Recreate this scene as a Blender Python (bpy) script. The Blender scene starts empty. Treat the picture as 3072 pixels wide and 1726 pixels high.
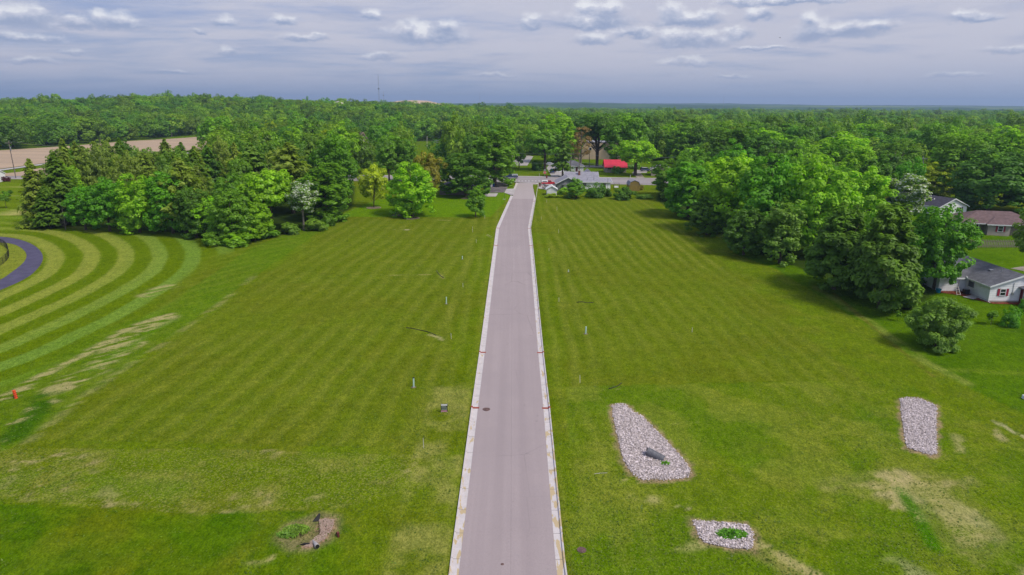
import bpy, bmesh, math, random
import numpy as np
from mathutils import Vector, Matrix
R_ = math.radians
rng = np.random.default_rng(7)
random.seed(7)
C = bpy.context.scene.collection
sc = bpy.context.scene

# ------------------------------------------------------------------ camera
H = 34.4
PITCH = math.atan(547/2048)
ROLL = R_(0.3)
cam_d = bpy.data.cameras.new("camera")
cam_d.sensor_width = 36.0; cam_d.lens = 24.0
cam_d.clip_start = 0.5; cam_d.clip_end = 30000
cam = bpy.data.objects.new("camera", cam_d); C.objects.link(cam)
cam.matrix_world = Matrix.Translation((0, 0, H)) @ Matrix.Rotation(math.pi/2-PITCH, 4, 'X') @ Matrix.Rotation(ROLL, 4, 'Z')
sc.camera = cam

# ------------------------------------------------------------------ light
SUN_EL, SUN_AZ = 52, 126            # elevation, azimuth clockwise from +Y
EXPO = 0.62
SKY_STRENGTH = 0.1
sun_d = bpy.data.lights.new("sun", 'SUN'); sun_d.energy = 2.1; sun_d.angle = R_(13)
sun_d.color = (1.0, 0.94, 0.82)
sun = bpy.data.objects.new("sun", sun_d); C.objects.link(sun)
sd = Vector((math.sin(R_(SUN_AZ))*math.cos(R_(SUN_EL)), math.cos(R_(SUN_AZ))*math.cos(R_(SUN_EL)), math.sin(R_(SUN_EL))))
sun.rotation_euler = (-sd).to_track_quat('-Z', 'Y').to_euler()
vs = sc.view_settings
vs.view_transform = 'Standard'; vs.look = 'None'; vs.exposure = EXPO; vs.gamma = 1.0; vs.use_curve_mapping = False
sc.render.engine = 'CYCLES'
sc.cycles.use_denoising = True
sc.cycles.max_bounces = 6; sc.cycles.diffuse_bounces = 3; sc.cycles.transmission_bounces = 4; sc.cycles.volume_bounces = 0
sc.cycles.transparent_max_bounces = 4
sc.cycles.caustics_reflective = False; sc.cycles.caustics_refractive = False

def lin(r, g, b):
    f = lambda c: (c/255/12.92) if c/255 <= 0.04045 else ((c/255+0.055)/1.055)**2.4
    return (f(r), f(g), f(b))

def ray(px, py):
    u = (px-1536)/2048; v = (py-863)/2048
    c, s = math.cos(ROLL), math.sin(ROLL)
    u, v = u*c+v*s, -u*s+v*c
    cp, sp = math.cos(PITCH), math.sin(PITCH)
    return (u, cp-v*sp, -sp-v*cp)

def azel(px, py):
    x, y, z = ray(px, py)
    return math.atan2(x, y), math.asin(z/math.sqrt(x*x+y*y+z*z))

# ------------------------------------------------------------------ world sky
world = bpy.data.worlds.new("World"); sc.world = world; world.use_nodes = True
W = world.node_tree; W.nodes.clear()
def N(t, typ, **kw):
    n = t.nodes.new(typ)
    for k, v in kw.items(): setattr(n, k, v)
    return n
def math_(t, op, a, b=None, c=None, clamp=False):
    n = N(t, 'ShaderNodeMath', operation=op); n.use_clamp = clamp
    for i, v in enumerate((a, b, c)):
        if v is None: continue
        if isinstance(v, (int, float)): n.inputs[i].default_value = v
        else: t.links.new(v, n.inputs[i])
    return n.outputs[0]
def mixc(t, f, a, b, blend='MIX'):
    n = N(t, 'ShaderNodeMix', data_type='RGBA', blend_type=blend); n.clamp_factor = True
    for s, v in ((0, f), (6, a), (7, b)):
        if isinstance(v, (int, float)): n.inputs[s].default_value = v
        elif isinstance(v, tuple): n.inputs[s].default_value = (v[0], v[1], v[2], 1)
        else: t.links.new(v, n.inputs[s])
    return n.outputs[2]
def sstep(t, v, a, b):
    n = N(t, 'ShaderNodeMapRange', interpolation_type='SMOOTHSTEP')
    t.links.new(v, n.inputs[0]); n.inputs[1].default_value = a; n.inputs[2].default_value = b
    return n.outputs[0]
def comb(t, x, y, z=0.0):
    n = N(t, 'ShaderNodeCombineXYZ')
    for i, v in enumerate((x, y, z)):
        if isinstance(v, (int, float)): n.inputs[i].default_value = v
        else: t.links.new(v, n.inputs[i])
    return n.outputs[0]
def noise(t, vec, scale, detail=4, rough=.55, out=0, dist=0.0):
    n = N(t, 'ShaderNodeTexNoise'); n.inputs['Scale'].default_value = scale
    n.inputs['Detail'].default_value = detail; n.inputs['Roughness'].default_value = rough
    n.inputs['Distortion'].default_value = dist
    t.links.new(vec, n.inputs['Vector'])
    return n.outputs[out]

tc = N(W, 'ShaderNodeTexCoord'); sep = N(W, 'ShaderNodeSeparateXYZ'); W.links.new(tc.outputs['Generated'], sep.inputs[0])
dx, dy, dz = sep.outputs
AZ = math_(W, 'ARCTAN2', dx, dy); EL = math_(W, 'ARCSINE', dz)
sky = N(W, 'ShaderNodeTexSky', sky_type='NISHITA'); sky.sun_disc = False
sky.sun_elevation = R_(SUN_EL); sky.sun_rotation = R_(SUN_AZ); sky.air_density = 1.2; sky.dust_density = 2.0
KS = 1/(SKY_STRENGTH*2**EXPO)       # shown colour -> value before strength and exposure
def shown(r, g, b):
    c = lin(r, g, b); return (c[0]*KS, c[1]*KS, c[2]*KS)
# layered high cloud: perspective-flattened noise on a plane overhead
zc = math_(W, 'MAXIMUM', math_(W, 'ADD', dz, 0.05), 0.03)
px_ = math_(W, 'DIVIDE', dx, zc); py_ = math_(W, 'DIVIDE', dy, zc)
pv = comb(W, px_, py_)
lay = noise(W, comb(W, math_(W, 'MULTIPLY', px_, .55), math_(W, 'MULTIPLY', py_, .9)), 0.9, 6, .62, dist=.6)
lay2 = noise(W, comb(W, AZ, math_(W, 'MULTIPLY', EL, 7.0), 3.3), 4.5, 7, .6, dist=.35)
lay3 = noise(W, comb(W, math_(W, 'MULTIPLY', AZ, 1.6), math_(W, 'MULTIPLY', EL, 2.5), 9.1), 2.0, 3, .5)
veil = mixc(W, sstep(W, EL, R_(-1), R_(4.2)), shown(158, 172, 203), shown(205, 204, 219))
veil = mixc(W, sstep(W, EL, R_(12), R_(45)), veil, shown(190, 196, 216))
blue = mixc(W, sstep(W, EL, R_(0), R_(9)), shown(154, 170, 202), shown(154, 169, 210))
cover = sstep(W, math_(W, 'ADD', math_(W, 'MULTIPLY', lay, .45), math_(W, 'ADD', math_(W, 'MULTIPLY', lay2, .55), math_(W, 'MULTIPLY', AZ, 0.10))), .30, .54)
base = mixc(W, math_(W, 'MULTIPLY', cover, .95), blue, veil)
strk = sstep(W, lay2, .52, .74)
base = mixc(W, math_(W, 'MULTIPLY', math_(W, 'MULTIPLY', strk, sstep(W, EL, R_(1.0), R_(3.0))), .42), base, shown(206, 203, 220))
dk = sstep(W, noise(W, comb(W, AZ, math_(W, 'MULTIPLY', EL, 6.0), 7.7), 6.0, 5, .55, dist=.3), .54, .74)
base = mixc(W, math_(W, 'MULTIPLY', math_(W, 'MULTIPLY', dk, sstep(W, EL, R_(.8), R_(2.5))), .42), base, shown(158, 168, 200))
# cumulus puffs
g = bpy.data.node_groups.new("cloud_puff", 'ShaderNodeTree')
for nm in ('az', 'el', 'ca', 'ce', 'ra', 're'): g.interface.new_socket(nm, in_out='INPUT', socket_type='NodeSocketFloat')
for nm in ('f', 'w', 'wl'): g.interface.new_socket(nm, in_out='OUTPUT', socket_type='NodeSocketFloat')
gi = N(g, 'NodeGroupInput'); go = N(g, 'NodeGroupOutput')
a_ = math_(g, 'DIVIDE', math_(g, 'SUBTRACT', gi.outputs[0], gi.outputs[2]), gi.outputs[4])
e_ = math_(g, 'DIVIDE', math_(g, 'SUBTRACT', gi.outputs[1], gi.outputs[3]), gi.outputs[5])
e2 = math_(g, 'MULTIPLY', e_, math_(g, 'ADD', 1.0, math_(g, 'MULTIPLY', math_(g, 'LESS_THAN', e_, 0.0), .9)))
r_ = math_(g, 'SQRT', math_(g, 'ADD', math_(g, 'MULTIPLY', a_, a_), math_(g, 'MULTIPLY', e2, e2)))
f_ = math_(g, 'SUBTRACT', 1.0, r_)
w_ = math_(g, 'POWER', math_(g, 'MAXIMUM', math_(g, 'ADD', f_, .35), 0.0), 2.0)
g.links.new(f_, go.inputs[0]); g.links.new(w_, go.inputs[1]); g.links.new(math_(g, 'MULTIPLY', w_, e_), go.inputs[2])
CL = [(60,52,210,44),(120,40,70,30),(230,68,120,22),(345,66,150,30),(300,54,60,26),(680,65,75,24),(602,99,42,14),(860,60,60,20),(1115,46,66,20),
      (1285,104,230,46),(1235,84,66,38),(1340,80,70,34),(919,114,130,18),(230,155,90,14),(692,158,60,16),(1143,168,110,20),(1598,66,62,38),
      (1785,60,220,44),(1760,22,70,34),(1830,30,80,36),(2067,60,190,36),(2010,36,66,34),(2120,46,70,32),(2278,43,76,28),(2440,98,120,44),(2428,60,56,34),(2540,94,180,34),(2640,78,90,24),
      (1778,114,110,28),(2070,122,230,38),(2010,106,80,30),(2210,98,80,30),(1900,98,110,24),(2060,186,130,20),(2930,50,150,22),(2880,44,60,18),(2350,4,330,18),
      (2287,144,160,10),(2200,228,90,11),(2860,226,190,10),(3020,150,160,14),(60,112,260,16),(520,215,120,10),(1480,226,120,10),(100,185,160,14)]
na = noise(W, comb(W, AZ, math_(W, 'MULTIPLY', EL, 1.7), 1.1), 34, 6, .6)
nb = noise(W, comb(W, AZ, math_(W, 'MULTIPLY', EL, 1.7), 5.1), 34, 6, .6)
AZd = math_(W, 'ADD', AZ, math_(W, 'MULTIPLY', math_(W, 'SUBTRACT', na, .5), .032))
ELd = math_(W, 'ADD', EL, math_(W, 'MULTIPLY', math_(W, 'SUBTRACT', nb, .5), .018))
fm = wm = lm = None
for cx, cy, w, h in CL:
    a, e = azel(cx, cy+h*.2)
    n = N(W, 'ShaderNodeGroup'); n.node_tree = g
    W.links.new(AZd, n.inputs[0]); W.links.new(ELd, n.inputs[1])
    n.inputs[2].default_value = a; n.inputs[3].default_value = e
    n.inputs[4].default_value = w*.66/2048*math.cos(a)**2; n.inputs[5].default_value = h*1.0/2048
    if fm is None: fm, wm, lm = n.outputs
    else:
        fm = math_(W, 'MAXIMUM', fm, n.outputs[0]); wm = math_(W, 'ADD', wm, n.outputs[1]); lm = math_(W, 'ADD', lm, n.outputs[2])
rel = math_(W, 'DIVIDE', lm, math_(W, 'ADD', wm, .001))
nf = noise(W, comb(W, AZ, math_(W, 'MULTIPLY', EL, 1.5), 2.2), 42, 7, .62)
dens = sstep(W, math_(W, 'ADD', fm, math_(W, 'MULTIPLY', math_(W, 'SUBTRACT', nf, .5), 1.0)), -.12, .62)
litf = sstep(W, math_(W, 'ADD', rel, math_(W, 'MULTIPLY', math_(W, 'SUBTRACT', nf, .5), 1.5)), -.22, .62)
puff = mixc(W, litf, shown(150, 164, 198), shown(226, 226, 238))
puff = mixc(W, sstep(W, math_(W, 'ADD', litf, math_(W, 'MULTIPLY', na, .3)), .95, 1.2), puff, shown(246, 246, 250))
lowf = math_(W, 'ADD', .50, math_(W, 'MULTIPLY', sstep(W, EL, R_(2.5), R_(6)), .42))
base = mixc(W, math_(W, 'MULTIPLY', dens, lowf), base, puff)
skymix = mixc(W, 0.93, sky.outputs[0], base)
bg = N(W, 'ShaderNodeBackground'); W.links.new(skymix, bg.inputs[0]); bg.inputs[1].default_value = SKY_STRENGTH
wo = N(W, 'ShaderNodeOutputWorld'); W.links.new(bg.outputs[0], wo.inputs[0])
world.cycles.sampling_method = 'MANUAL'; world.cycles.sample_map_resolution = 512

# ------------------------------------------------------------------ terrain height
def sstp(a, b, t):
    t = np.clip((t-a)/(b-a), 0, 1); return t*t*(3-2*t)
def gz(x, y):
    x = np.asarray(x, float); y = np.asarray(y, float)
    t = np.clip((y-120)/180, 0, 1)
    z = np.where(y < 120, .036*y, 4.32+.036*180*(t-t*t/2))
    u = x/np.maximum(y, 50)
    rid = np.interp(u, [-2, -.9, -.35, -.2, -.08, 0.0, .08, 2], [14, 15, 15.5, 14, 10, 5, 0, 0])
    z = z+rid*sstp(520, 820, y)*(1+.12*np.sin(x/90)+.08*np.sin(x/37+1))
    far = sstp(3300, 5200, y)*(30+6*np.sin(x/900+1)+4*np.sin(x/330)+5*np.sin(x/2100))
    far2 = sstp(6200, 8200, y)*(16+8*np.sin(x/1300))
    z = z-sstp(900, 2400, y)*rid*.6+far+far2+sstp(480, 700, y)*(1.6*np.sin(x/75+y/130)+1.2*np.sin(x/41-y/95))
    return z
def G(x, y): return float(gz(x, y))
def at(px, py, h=0.0):
    d = ray(px, py); t = 60.0
    for _ in range(80):
        gg = G(d[0]*t, d[1]*t)+h
        t = t*.5+.5*(gg-H)/d[2]
    return Vector((d[0]*t, d[1]*t, H+d[2]*t))
def ppm(p):       # photo pixels per metre at world point
    return 2048/(p[1]*math.cos(PITCH)+(H-p[2])*math.sin(PITCH))
def proj(x, y, z):
    X = x; Y = y; Z = z-H
    d = Y*math.cos(PITCH)-Z*math.sin(PITCH); v = (-Y*math.sin(PITCH)-Z*math.cos(PITCH))/d; u = X/d
    c, s = math.cos(ROLL), math.sin(ROLL)
    return 1536+2048*(u*c-v*s), 863+2048*(u*s+v*c)

# ------------------------------------------------------------------ tagging helpers
def tag(o, label=None, cat=None, group=None, kind=None):
    if label: o['label'] = label
    if cat: o['category'] = cat
    if group: o['group'] = group
    if kind: o['kind'] = kind
    return o
def empty(name, loc, label, cat, group=None, rz=0, sc_=(1, 1, 1)):
    o = bpy.data.objects.new(name, None); C.objects.link(o); o.location = loc; o.rotation_euler = (0, 0, rz); o.scale = sc_
    o.empty_display_size = .3
    return tag(o, label, cat, group)
def link(name, me, parent=None):
    o = bpy.data.objects.new(name, me); C.objects.link(o); o.parent = parent; return o

class MB:
    def __init__(s, M=None): s.v = []; s.f = []; s.M = M or Matrix.Identity(4)
    def add(s, vs, fs):
        n = len(s.v); s.v += [tuple(s.M @ Vector(v)) for v in vs]; s.f += [tuple(i+n for i in f) for f in fs]; return s
    def box(s, x0, x1, y0, y1, z0, z1):
        return s.add([(x0,y0,z0),(x1,y0,z0),(x1,y1,z0),(x0,y1,z0),(x0,y0,z1),(x1,y0,z1),(x1,y1,z1),(x0,y1,z1)],
              [(0,3,2,1),(4,5,6,7),(0,1,5,4),(1,2,6,5),(2,3,7,6),(3,0,4,7)])
    def tube(s, pts, rad, n=8, cap=True):
        pts = [Vector(p) for p in pts]
        if not isinstance(rad, (list, tuple)): rad = [rad]*len(pts)
        vs = []; fs = []
        for i, p in enumerate(pts):
            d = (pts[min(i+1, len(pts)-1)]-pts[max(i-1, 0)]).normalized()
            a = d.cross(Vector((0, 0, 1)) if abs(d.z) < .9 else Vector((1, 0, 0))).normalized(); b = d.cross(a)
            for k in range(n):
                t = 2*math.pi*k/n; vs.append(tuple(p+(a*math.cos(t)+b*math.sin(t))*rad[i]))
        for i in range(len(pts)-1):
            for k in range(n):
                k2 = (k+1) % n; fs.append((i*n+k, i*n+k2, (i+1)*n+k2, (i+1)*n+k))
        if cap: fs.append(tuple(range(n))[::-1]); fs.append(tuple((len(pts)-1)*n+k for k in range(n)))
        return s.add(vs, fs)
    def prism(s, prof, y0, y1, axis='y'):   # profile in xz (axis y) or in yz (axis x), extruded
        n = len(prof)
        if axis == 'y': vs = [(a, y0, b) for a, b in prof]+[(a, y1, b) for a, b in prof]
        elif axis == 'x': vs = [(y0, a, b) for a, b in prof]+[(y1, a, b) for a, b in prof]
        else: vs = [(a, b, y0) for a, b in prof]+[(a, b, y1) for a, b in prof]
        fs = [tuple(range(n)), tuple(range(2*n-1, n-1, -1))]+[(i, (i+1) % n, n+(i+1) % n, n+i) for i in range(n)]
        return s.add(vs, fs)
    def mesh(s, name, mat, smooth=False):
        me = bpy.data.meshes.new(name); me.from_pydata(s.v, [], s.f)
        bm = bmesh.new(); bm.from_mesh(me); bmesh.ops.recalc_face_normals(bm, faces=bm.faces); bm.to_mesh(me); bm.free()
        if mat: me.materials.append(mat)
        if smooth: me.polygons.foreach_set('use_smooth', [True]*len(me.polygons))
        return me
    def build(s, name, mat, parent=None, smooth=False, bevel=0):
        o = link(name, s.mesh(name, mat, smooth), parent)
        if bevel:
            b = o.modifiers.new("bevel", 'BEVEL'); b.width = bevel; b.segments = 2; b.limit_method = 'ANGLE'
        return o

# ------------------------------------------------------------------ materials
def mat(name, col, rough=.85, var=.12, nscale=1.5, metal=0.0, bump=0.0, bscale=30, col2=None, spec=.3, stretch=(1, 1, 1), fine=0.0, fscale=20):
    m = bpy.data.materials.new(name); m.use_nodes = True; t = m.node_tree; t.nodes.clear()
    out = N(t, 'ShaderNodeOutputMaterial'); p = N(t, 'ShaderNodeBsdfPrincipled'); t.links.new(p.outputs[0], out.inputs[0])
    p.inputs['Roughness'].default_value = rough; p.inputs['Metallic'].default_value = metal
    p.inputs['Specular IOR Level'].default_value = spec
    tcn = N(t, 'ShaderNodeTexCoord'); mp = N(t, 'ShaderNodeMapping'); t.links.new(tcn.outputs['Object'], mp.inputs[0]); mp.inputs['Scale'].default_value = stretch
    v = mp.outputs[0]
    c2 = col2 if col2 else tuple(c*(1-2.2*var) for c in col)
    c = mixc(t, sstep(t, noise(t, v, nscale, 5, .6), .35, .68), c2, tuple(c*(1+var*.6) for c in col))
    if fine: c = mixc(t, math_(t, 'MULTIPLY', sstep(t, noise(t, v, fscale, 3, .7), .4, .6), fine), c, tuple(k*.45 for k in col))
    t.links.new(c, p.inputs['Base Color'])
    if bump:
        b = N(t, 'ShaderNodeBump'); b.inputs['Strength'].default_value = bump; b.inputs['Distance'].default_value = .03
        t.links.new(noise(t, v, bscale, 4, .6), b.inputs['Height']); t.links.new(b.outputs[0], p.inputs['Normal'])
    return m
M = {}
M['concrete'] = mat('pale_concrete', (.50,.455,.45), .9, .10, .9, fine=.25, fscale=9)
M['concrete2'] = mat('drive_concrete', (.44,.40,.385), .9, .10, .5, fine=.2, fscale=9)
M['olddrive'] = mat('worn_drive_asphalt', (.17,.145,.15), .9, .25, .35, fine=.3, fscale=6)
M['gravel_road'] = mat('pale_gravel_lane', (.36,.31,.25), .95, .2, .4, fine=.3, fscale=3)
M['path'] = mat('slate_path_asphalt', (.085,.075,.135), .85, .10, .5, fine=.12, fscale=10)
M['white'] = mat('white_paint', (.74,.74,.76), .6, .05, 1.0)
M['whitesiding'] = mat('white_siding', (.80,.80,.82), .55, .05, .8)
M['sagesiding'] = mat('sage_siding', (.155,.175,.165), .7, .07, .8)
M['tan'] = mat('tan_siding', (.36,.31,.27), .75, .06, .8)
M['pinkwall'] = mat('dull_pink_siding', (.27,.215,.225), .8, .06, .8)
M['shingle_grey'] = mat('grey_shingles', (.155,.155,.18), .95, .14, 1.2, fine=.35, fscale=7)
M['shingle_pale'] = mat('pale_grey_shingles', (.30,.29,.34), .95, .08, 1.0, fine=.15, fscale=7)
M['shingle_dark'] = mat('charcoal_shingles', (.065,.062,.085), .95, .12, 1.2, fine=.3, fscale=7)
M['shingle_brown'] = mat('brown_shingles', (.175,.115,.115), .95, .12, 1.2, fine=.3, fscale=7)
M['redroof'] = mat('red_metal_roof', (.66,.035,.075), .45, .06, .6)
M['dark'] = mat('dark_trim', (.03,.03,.035), .6)
M['glass'] = mat('window_glass', (.02,.025,.035), .08, .1, spec=.8)
M['redshutter'] = mat('red_shutter', (.30,.03,.055), .6, .06)
M['brick'] = mat('chimney_brick', (.22,.10,.075), .9, .15, 6)
M['mulch'] = mat('red_mulch', (.24,.055,.022), .95, .3, 3, fine=.5, fscale=12)
M['soil'] = mat('brown_soil', (.25,.185,.125), .98, .25, 2.5, bump=.5, bscale=12, fine=.4, fscale=9)
M['field'] = mat('tilled_field', (.46,.33,.22), .98, .10, .02, col2=(.39,.285,.20), fine=.22, fscale=.9, stretch=(1, 4, 1))
M['bark'] = mat('bark', (.12,.09,.07), .95, .25, 3, bump=.5, bscale=10)
M['deadwood'] = mat('grey_dead_wood', (.24,.21,.18), .95, .2, 4)
M['wood'] = mat('weathered_wood', (.25,.215,.175), .9, .18, 3, stretch=(6, 6, 1))
M['shedwood'] = mat('yellow_plywood', (.30,.215,.055), .85, .15, 1.5, stretch=(8, 8, 1))
M['polewood'] = mat('pole_wood', (.20,.165,.145), .9, .15, 3)
M['redbrown'] = mat('red_brown_wood', (.16,.04,.035), .8, .15, 3)
M['galv'] = mat('galvanised_metal', (.42,.43,.46), .45, .12, 4, metal=.6)
M['pipegrey'] = mat('corrugated_grey_pipe', (.15,.15,.17), .6, .12, 3, metal=.2)
M['black'] = mat('black_plastic', (.018,.017,.017), .5)
M['pvc'] = mat('pale_blue_pvc', (.48,.66,.64), .45, .05, 4)
M['stake'] = mat('white_stake', (.62,.58,.55), .7)
M['orange'] = mat('orange_plastic', (.75,.075,.015), .5, .08, 4)
M['terracotta'] = mat('terracotta_marker', (.33,.075,.045), .8, .12, 6)
M['iron'] = mat('rusty_iron_cover', (.20,.12,.11), .7, .2, 8, metal=.3)
M['bluebin'] = mat('blue_bin_plastic', (.02,.10,.30), .5)
M['tealbin'] = mat('teal_bin_plastic', (.01,.22,.36), .5)
M['redcar'] = mat('red_car_paint', (.50,.008,.025), .25, .03, 1, spec=.6)
M['bluecar'] = mat('dark_blue_car_paint', (.035,.055,.13), .25, .03, 1, spec=.6)
M['blue2'] = mat('mid_blue_car_paint', (.02,.075,.27), .25, .03, 1, spec=.6)
M['silver'] = mat('silver_cap_paint', (.42,.44,.50), .3, .03, 1, spec=.6)
M['tyre'] = mat('tyre_rubber', (.015,.015,.015), .8)
M['rim'] = mat('wheel_rim', (.5,.5,.52), .35, metal=.7)
M['patterned'] = mat('pale_patterned_cover', (.55,.52,.53), .9, .1, 3.2, col2=(.16,.12,.13))
M['lamp'] = mat('lamp_glass', (.6,.5,.45), .2)
M['stopred'] = mat('stop_sign_red', (.55,.02,.03), .5, .02)
M['signgreen'] = mat('street_sign_green', (.01,.16,.10), .5, .02)
M['signblack'] = mat('sign_black', (.012,.014,.012), .5, .02)
M['signpink'] = mat('sign_pink', (.52,.27,.33), .6, .05)
M['signgrey'] = mat('sign_lettering_grey', (.35,.42,.37), .6, .05)
M['wrapmark'] = mat('wrap_print', (.20,.23,.30), .7)
M['sand'] = mat('pale_quarry_sand', (.52,.38,.27), .95, .08, .01)
M['paint'] = mat('road_paint', (.62,.58,.60), .8, .25, 3)

# road asphalt: long wear streaks along travel
def road_mat():
    m = mat('road_asphalt', (.2,.2,.2)); t = m.node_tree
    p = [n for n in t.nodes if n.type == 'BSDF_PRINCIPLED'][0]
    tcn = [n for n in t.nodes if n.type == 'TEX_COORD'][0]
    s = N(t, 'ShaderNodeSeparateXYZ'); t.links.new(tcn.outputs['Object'], s.inputs[0])
    v = comb(t, s.outputs[0], math_(t, 'MULTIPLY', s.outputs[1], .02))
    n1 = noise(t, v, 1.1, 4, .6); n2 = noise(t, tcn.outputs['Object'], .16, 4, .6); n3 = noise(t, tcn.outputs['Object'], 9, 3, .8)
    c = mixc(t, sstep(t, n1, .3, .7), (.335,.275,.280), (.367,.303,.305))
    c = mixc(t, math_(t, 'MULTIPLY', sstep(t, n2, .35, .7), .5), c, (.305,.253,.260))
    c = mixc(t, math_(t, 'MULTIPLY', sstep(t, n3, .45, .62), .17), c, (.15,.13,.145))
    wp = noise(t, comb(t, math_(t, 'MULTIPLY', s.outputs[0], 1.0), math_(t, 'MULTIPLY', s.outputs[1], .006), 4.0), .55, 2, .5)
    c = mixc(t, math_(t, 'MULTIPLY', sstep(t, wp, .42, .6), .28), c, (.262,.215,.222))
    st = noise(t, tcn.outputs['Object'], .9, 3, .55); c = mixc(t, math_(t, 'MULTIPLY', sstep(t, st, .68, .76), .35), c, (.17,.145,.15))
    vo = N(t, 'ShaderNodeTexVoronoi', feature='DISTANCE_TO_EDGE'); vo.inputs['Scale'].default_value = .13
    t.links.new(mixc(t, .06, tcn.outputs['Object'], noise(t, tcn.outputs['Object'], 1.3, 4, .6, out=1)), vo.inputs['Vector']) if False else t.links.new(tcn.outputs['Object'], vo.inputs['Vector'])
    ck = math_(t, 'MULTIPLY', math_(t, 'LESS_THAN', math_(t, 'ADD', vo.outputs[0], math_(t, 'MULTIPLY', math_(t, 'SUBTRACT', n3, .5), .03)), .004), sstep(t, noise(t, tcn.outputs['Object'], .05, 2, .5), .5, .6))
    c = mixc(t, math_(t, 'MULTIPLY', ck, .35), c, (.12,.10,.105))
    # faint seams down the lane
    seam = math_(t, 'LESS_THAN', math_(t, 'ABSOLUTE', math_(t, 'SUBTRACT', s.outputs[0], .02)), .03)
    c = mixc(t, math_(t, 'MULTIPLY', seam, .22), c, (.14,.12,.135))
    old = sstep(t, s.outputs[1], 209.2, 209.6)
    c = mixc(t, math_(t, 'MULTIPLY', old, .75), c, (.405,.345,.345))
    t.links.new(c, p.inputs['Base Color'])
    return m
M['road'] = road_mat()
def gutter_mat():
    m = mat('gutter_concrete', (.2,.2,.2)); t = m.node_tree
    p = [n for n in t.nodes if n.type == 'BSDF_PRINCIPLED'][0]
    tcn = [n for n in t.nodes if n.type == 'TEX_COORD'][0]
    s = N(t, 'ShaderNodeSeparateXYZ'); t.links.new(tcn.outputs['Object'], s.inputs[0])
    o = tcn.outputs['Object']
    c = mixc(t, sstep(t, noise(t, o, 1.2, 4, .6), .3, .7), (.50,.455,.455), (.58,.53,.53))
    c = mixc(t, math_(t, 'MULTIPLY', sstep(t, noise(t, o, 12, 3, .7), .5, .65), .25), c, (.30,.27,.26))
    sv = comb(t, math_(t, 'MULTIPLY', s.outputs[0], 2.2), math_(t, 'MULTIPLY', s.outputs[1], .55))
    sn = noise(t, sv, 1.25, 4, .5)
    near = math_(t, 'ADD', sn, math_(t, 'MULTIPLY', math_(t, 'SUBTRACT', 1.0, sstep(t, s.outputs[1], 42, 78)), .115))
    right = math_(t, 'MULTIPLY', math_(t, 'GREATER_THAN', s.outputs[0], 0.0), .055)
    silt = sstep(t, math_(t, 'ADD', near, right), .655, .67)
    c = mixc(t, math_(t, 'MULTIPLY', silt, .92), c, (.47,.36,.20))
    jt = math_(t, 'LESS_THAN', math_(t, 'ABSOLUTE', math_(t, 'SUBTRACT', math_(t, 'FRACT', math_(t, 'MULTIPLY', s.outputs[1], 1/3.05)), .5)), .012)
    c = mixc(t, math_(t, 'MULTIPLY', jt, .6), c, (.16,.14,.13))
    t.links.new(c, p.inputs['Base Color'])
    return m
M['gutter'] = gutter_mat()

# foliage: tint from the object's own colour, per-leaf tone from the mesh
def leaf_mat(name, rand=.0, flower=None):
    m = bpy.data.materials.new(name); m.use_nodes = True; t = m.node_tree; t.nodes.clear()
    out = N(t, 'ShaderNodeOutputMaterial')
    oi = N(t, 'ShaderNodeObjectInfo'); at_ = N(t, 'ShaderNodeAttribute', attribute_name='tone')
    c = mixc(t, at_.outputs['Fac'], (.58,.57,.52), (1.42,1.32,.85))
    if rand: c = mixc(t, 1.0, c, tuple(k*2.6 for k in lin(74,107,22)), 'MULTIPLY')
    else: c = mixc(t, 1.0, c, oi.outputs['Color'], 'MULTIPLY')
    if rand:
        rr = math_(t, 'MULTIPLY', oi.outputs['Random'], 1.0)
        r2 = math_(t, 'FRACT', math_(t, 'MULTIPLY', oi.outputs['Random'], 17.0))
        a = mixc(t, rr, (.60,.80,1.0), (1.42,1.10,.75))
        a2 = mixc(t, r2, (.62,.62,.62), (1.28,1.28,1.28))
        c = mixc(t, 1.0, mixc(t, 1.0, c, a, 'MULTIPLY'), a2, 'MULTIPLY')
    if flower:
        fl = N(t, 'ShaderNodeAttribute', attribute_name='flower')
        c = mixc(t, fl.outputs['Fac'], c, flower)
    d = N(t, 'ShaderNodeBsdfDiffuse'); t.links.new(c, d.inputs[0])
    tr = N(t, 'ShaderNodeBsdfTranslucent')
    c2 = mixc(t, 1.0, c, (1.15,1.25,.5), 'MULTIPLY'); t.links.new(c2, tr.inputs[0])
    ms = N(t, 'ShaderNodeMixShader'); ms.inputs[0].default_value = .42
    t.links.new(d.outputs[0], ms.inputs[1]); t.links.new(tr.outputs[0], ms.inputs[2])
    gl = N(t, 'ShaderNodeBsdfGlossy'); gl.inputs['Roughness'].default_value = .55; gl.inputs[0].default_value = (.8,.85,.9,1)
    m2 = N(t, 'ShaderNodeMixShader'); m2.inputs[0].default_value = .025
    t.links.new(ms.outputs[0], m2.inputs[1]); t.links.new(gl.outputs[0], m2.inputs[2])
    t.links.new(m2.outputs[0], out.inputs[0])
    return m
M['leaf'] = leaf_mat('foliage')
M['leaf_far'] = leaf_mat('far_foliage', rand=1)
M['leaf_flower'] = leaf_mat('blossoming_foliage', flower=(.62,.66,.56))

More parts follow.
